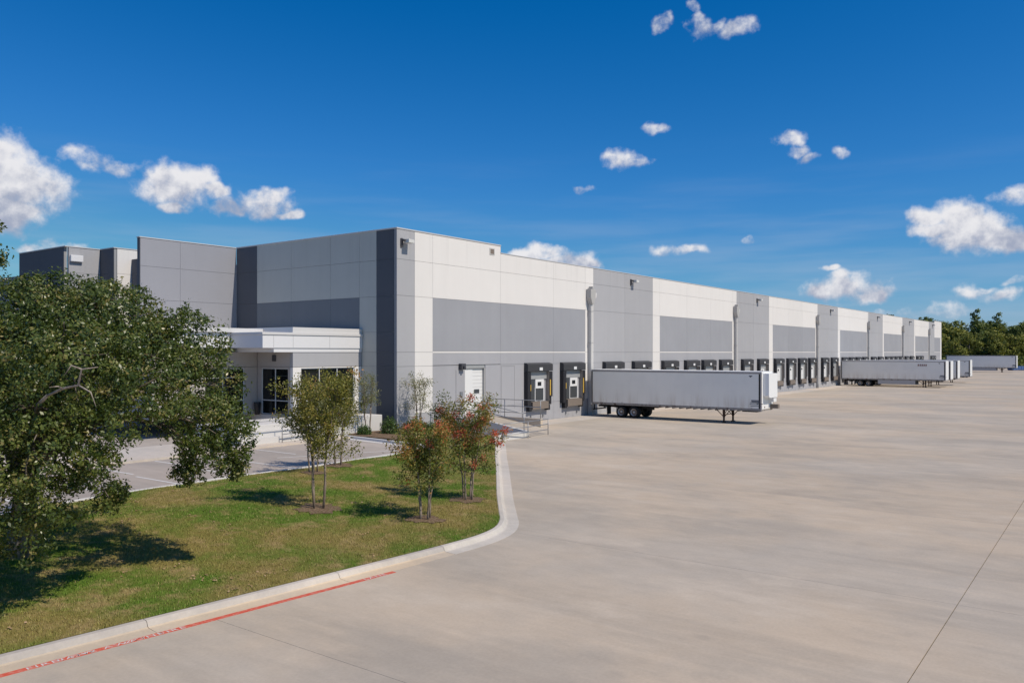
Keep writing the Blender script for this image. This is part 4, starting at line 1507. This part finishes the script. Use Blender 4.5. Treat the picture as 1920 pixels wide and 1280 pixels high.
def mulch_ring(x, y, r):
    q = M()
    n = 22
    z = lawn_z(x, y)
    q.v.append((x, y, z + .045))
    for k in range(n):
        a = 2 * math.pi * k / n
        rr_ = r * random.uniform(.62, 1.05)
        q.v.append((x + rr_ * math.cos(a), y + rr_ * math.sin(a), lawn_z(x + rr_ * math.cos(a), y + rr_ * math.sin(a)) + .02))
    for k in range(n):
        q.f.append((0, 1 + k, 1 + (k + 1) % n)); q.m.append(0)
    kind(obj("mulch_ring", q, MULCH, smooth_=True), 'structure')


def g_at(px, py, z=.5):
    for _ in range(6):
        d = (EYE - z) * F_PX / (py - 660); l = (px - 960) / F_PX * d
        x, y = CX + l * U.x + d * U.y, CY - l * U.y + d * U.x
        z = lawn_z(x, y)
    return x, y


T1 = g_at(598, 953); T3 = g_at(588, 886); T2 = g_at(634, 872); T4 = g_at(797, 973); T5 = g_at(877, 937)
myrtle("tallest olive leaved crape myrtle with bare slim stems nearest the oak", *T1, 4.75, 1.40, [MYRTLE], 4, 12500, .34, seed=3)
myrtle("crape myrtle at the lot kerb directly behind the tallest one, dark stems", *T3, 3.0, 1.15, [MYRTLEG], 3, 3200, .48, seed=8)
myrtle("yellowish crape myrtle by the lot kerb, right of the tallest one", *T2, 3.7, 1.3, [MYRTLE], 4, 7600, .40, seed=12)
myrtle("short spreading crape myrtle nearest the yard kerb with orange blooms", *T4, 3.1, 1.3, [MYRTLER], 4, 9000, .34, seed=21, flowers=.10)
myrtle("crape myrtle with red flower heads in front of the drive-in ramp", *T5, 3.8, 1.4, [MYRTLER], 4, 11000, .28, seed=33, flowers=.22)
myrtle("thin crape myrtle beside the low white wall, in front of the office windows", -3.3, -.75, 3.8, 1.1, [MYRTLEG], 4, 2600, .42, seed=41)
myrtle("airy vase shaped crape myrtle against the white wall strip at the corner", .7, -1.3, 3.7, 1.35, [MYRTLEG], 4, 2600, .36, seed=52)
for p, r in ((T1, .85), (T2, .7), (T3, .6), (T4, .7), (T5, .75)):
    mulch_ring(*p, r)


def shrub(label, x, y, r, h, mats_, n=2600, seed=1, sx=1.0):
    global RNG
    RNG = np.random.default_rng(seed)
    z = lawn_z(x, y) + .04
    r *= 1.25; h *= 1.2
    o = empty("shrub", (x, y, z))
    tag(o, label, "shrub", "shrubs in the mulch bed")
    d = unit(n); d[:, 2] = np.abs(d[:, 2])
    rad = RNG.uniform(.55, 1.05, n) * (1 + .15 * np.sin(d[:, 0] * 9 + seed) * np.cos(d[:, 1] * 8))
    c = d * rad[:, None] * np.array([r * sx, r, h])
    link("foliage", leaf_mesh("foliage", c, .085 * RNG.uniform(.6, 1.3, n), np.clip(RNG.normal(.45, .25, n), 0, 1), mats_, .6, .3, d), o)
    st = M()
    for k in range(7):
        a = k * .9
        st.tube([(0, 0, -.05), (math.cos(a) * r * .5, math.sin(a) * r * .5, h * .6)], [.015, .006], 5)
    obj("stem", st, BARKM, o)


shrub("rounded green shrub by the end of the low white wall", -2.55, -1.9, .50, .85, [SHRUBG], seed=61)
shrub("green shrub with reddish tips in front of the dark corner pilaster", -1.75, -3.1, .60, .90, [SHRUBR], seed=62)
shrub("reddish low shrub close to the corner of the building", -.6, -2.6, .48, .72, [SHRUBR], seed=63)
shrub("low green shrub at the foot of the vase shaped tree", .35, -2.7, .62, .62, [SHRUBG], seed=64)
shrub("clipped green shrub below the white wall strip", 1.5, -2.9, .68, .64, [SHRUBG], seed=65, sx=1.2)
shrub("dark green shrub between the ramp wall and the vase shaped tree", 2.5, -3.6, .55, .66, [SHRUBR], seed=66)
shrub("small low shrub at the kerb end of the mulch bed", -4.3, -1.5, .36, .5, [SHRUBG], 1500, seed=67)

# fallen leaves on the lawn
RNG = np.random.default_rng(71)
random.seed(71)
fl = []
while len(fl) < 900:
    x, y = RNG.uniform(-41, -4), RNG.uniform(-22.8, -9.9)
    if inside(x, y, poly):
        fl.append((x, y, lawn_z(x, y) + .035))
    if len(fl) % 9 == 0 and fl:
        x0, y0, _ = fl[-1]
        for _k in range(8):
            x, y = x0 + RNG.normal(0, .22), y0 + RNG.normal(0, .16)
            if inside(x, y, poly):
                fl.append((x, y, lawn_z(x, y) + .035))
fl = np.array(fl)
DRYLEAF = leaf_mat("dry leaf", [(0, (0.20, 0.13, 0.06)), (.6, (0.38, 0.26, 0.14)), (1, (0.50, 0.34, 0.22))], .8, .1, .2)
kind(link("fallen_leaves", leaf_mesh("fallen_leaves", fl, RNG.uniform(.04, .10, len(fl)), RNG.random(len(fl)), [DRYLEAF], .7, 2.5, None)), 'stuff')

# grass blades on the part of the lawn the eye can tell apart
RNG = np.random.default_rng(77)
n = 620000
gx = RNG.uniform(-42, 0, n); gy = RNG.uniform(-23.0, -9.4, n)
dist = np.hypot(gx - CX, gy - CY)
keep = RNG.random(n) < np.clip(1.25 * (17 / np.maximum(dist, 15)) ** 1.1, .25, 1)
rx, ry = gx - CX, gy - CY
l_ = rx * U.x - ry * U.y; d_ = rx * U.y + ry * U.x
px_ = 960 + F_PX * l_ / d_
keep &= (d_ > 8) & (px_ > -330) & (px_ < 1010)
gx, gy = gx[keep], gy[keep]
pn = np.array(poly)


def inside_np(x, y, pl):
    c = np.zeros(len(x), bool)
    j = len(pl) - 1
    for i in range(len(pl)):
        xi, yi = pl[i]; xj, yj = pl[j]
        if yi != yj:
            cr = ((yi > y) != (yj > y)) & (x < (xj - xi) * (y - yi) / (yj - yi) + xi)
            c ^= cr
        j = i
    return c


ok = inside_np(gx, gy, poly) & ~inside_np(gx, gy, bed)
for p in (T1, T2, T3, T4, T5):
    ok &= (np.hypot(gx - p[0], gy - p[1]) > RNG.uniform(.12, .72, len(gx)))
gx, gy = gx[ok], gy[ok]
n = len(gx)
dm = np.full(n, 1e9)
cs = curb_np[::2]
for i in range(0, len(cs)):
    dm = np.minimum(dm, (gx - cs[i, 0]) ** 2 + (gy - cs[i, 1]) ** 2)
dm = np.sqrt(dm)
dq = np.full(n, 1e9)
for q in lot_np[::2]:
    dq = np.minimum(dq, (gx - q[0]) ** 2 + (gy - q[1]) ** 2)
s_ = np.clip(dm / np.minimum(9.5, dm + np.sqrt(dq) + .01), 0, 1)
gz = .145 + .47 * (s_ * s_ * (3 - 2 * s_)) + .02 * np.sin(gx * 1.3 + gy * .7) * s_ - .012
hgt = RNG.uniform(.025, .075, n)
ang = RNG.uniform(0, 2 * np.pi, n); lean = RNG.uniform(.1, .9, n) * hgt
wd = RNG.uniform(.005, .011, n)
v = np.empty((n, 3, 3), np.float32)
ca, sa = np.cos(ang), np.sin(ang)
v[:, 0] = np.stack([gx - sa * wd, gy + ca * wd, gz], 1)
v[:, 1] = np.stack([gx + sa * wd, gy - ca * wd, gz], 1)
v[:, 2] = np.stack([gx + ca * lean, gy + sa * lean, gz + hgt], 1)
me = bpy.data.meshes.new("grass")
me.vertices.add(n * 3); me.vertices.foreach_set('co', v.ravel())
me.loops.add(n * 3); me.loops.foreach_set('vertex_index', np.arange(n * 3, dtype=np.int32))
me.polygons.add(n); me.polygons.foreach_set('loop_start', np.arange(0, n * 3, 3, dtype=np.int32))
at = me.attributes.new('tint', 'FLOAT', 'POINT')
at.data.foreach_set('value', np.repeat(RNG.random(n), 3).astype(np.float32))
me.materials.append(BLADE)
me.update(calc_edges=True)
kind(link("grass", me), 'stuff')

# ------------------------------------------------------------------ woodland beyond the yard
RNG = np.random.default_rng(99)
random.seed(99)
FT = []
for kx in range(6):
    conifer = kx == 5
    lb = []
    if conifer:
        for j in range(11):
            zz = 6 + j * 1.25
            rr_ = (3.2 - abs(j - 4) * .34) * random.uniform(.7, 1.15)
            lb.append(((random.uniform(-.8, .8), random.uniform(-.8, .8), zz), (rr_, rr_, .8), 1.0))
    else:
        for j in range(15):
            a = random.uniform(0, 6.28); rad = random.uniform(0, 4.0)
            zz = random.uniform(3.0, 13.5)
            rad *= 1 - max(0, (zz - 9) / 7)
            rr_ = random.uniform(1.5, 2.9)
            lb.append(((rad * math.cos(a), rad * math.sin(a), zz), (rr_, rr_, rr_ * .75), 1.0))
    c, s_, t_, o_ = crown(lb, .62 if not conifer else 1.6, .85, 13, .62, .55, .25)
    cm = leaf_mesh("crown", c, s_, t_, [FORESTD if kx in (0, 2, 5) else FORESTG], .7, .3, o_)
    tm = M(); tm.tube([(0, 0, -.4), (.1, 0, 4), (.2, .1, 11)], [.4, .3, .1], 8)
    for j in range(5):
        a = j * 1.3
        limb(tm, (.1, 0, 4 + j), (2.4 * math.cos(a), 2.4 * math.sin(a), 8 + j * .8), .14, .04)
    FT.append((cm, tm.mesh("trunk", [BARK], True)))
cnt = 0
DESC = ["dark green tree in the woodland beyond the yard", "olive green tree in the woodland beyond the yard", "deep green broad tree in the woodland beyond the yard",
        "sunlit olive tree in the woodland beyond the yard", "pale olive tree in the woodland beyond the yard", "tall dark pine standing above the woodland trees"]


def far_tree(px, d, ht, k, lab=None):
    p = at_px(px, 660, d)
    o = empty("woodland_tree", (p.x, p.y, -.1), random.uniform(0, 6.28))
    base_h = 15.2 if k < 5 else 19.0
    o.scale = (ht / base_h * random.uniform(.9, 1.15),) * 2 + (ht / base_h,)
    tag(o, lab or DESC[k], "tree", "woodland trees: " + DESC[k].split(" in the")[0] if not lab else "woodland pines")
    link("crown", FT[k][0], o); link("trunk", FT[k][1], o)


for row, (d0, hm) in enumerate(((300, 13.5), (318, 16.0), (338, 18.2), (362, 19.5))):
    px = 1665 if row > 1 else 1735
    while px < 2130:
        k = random.choice((0, 1, 2, 3, 4) if row < 2 else (0, 2, 0, 2, 1))
        far_tree(px + random.uniform(-6, 6), d0 + random.uniform(-7, 7), hm * random.uniform(.82, 1.12), k)
        px += random.uniform(21, 32)
for px, d, h, lab in ((1831, 330, 22.8, "tallest dark pine standing above the woodland trees"), (1872, 335, 21.6, "second tall pine, right of the tallest one above the woodland")):
    far_tree(px, d, h, 5, lab)
for i, px in enumerate(range(1662, 1768, 12)):
    far_tree(px + random.uniform(-3, 3), 350 + random.uniform(-8, 8), random.uniform(19.9, 21.5), (0, 2, 1)[i % 3], None)
# undergrowth that closes the foot of the wood
n = 9000
pxs = RNG.uniform(1690, 2120, n); ds = RNG.uniform(290, 306, n)
l_ = (pxs - 960) / F_PX * ds
c = np.stack([CX + l_ * U.x + ds * U.y, CY - l_ * U.y + ds * U.x, RNG.uniform(0, 1, n) ** 1.6 * 4.2], 1)
kind(link("undergrowth", leaf_mesh("undergrowth", c, RNG.uniform(.5, 1.1, n), RNG.random(n), [FORESTD], .75, .2, None)), 'stuff')
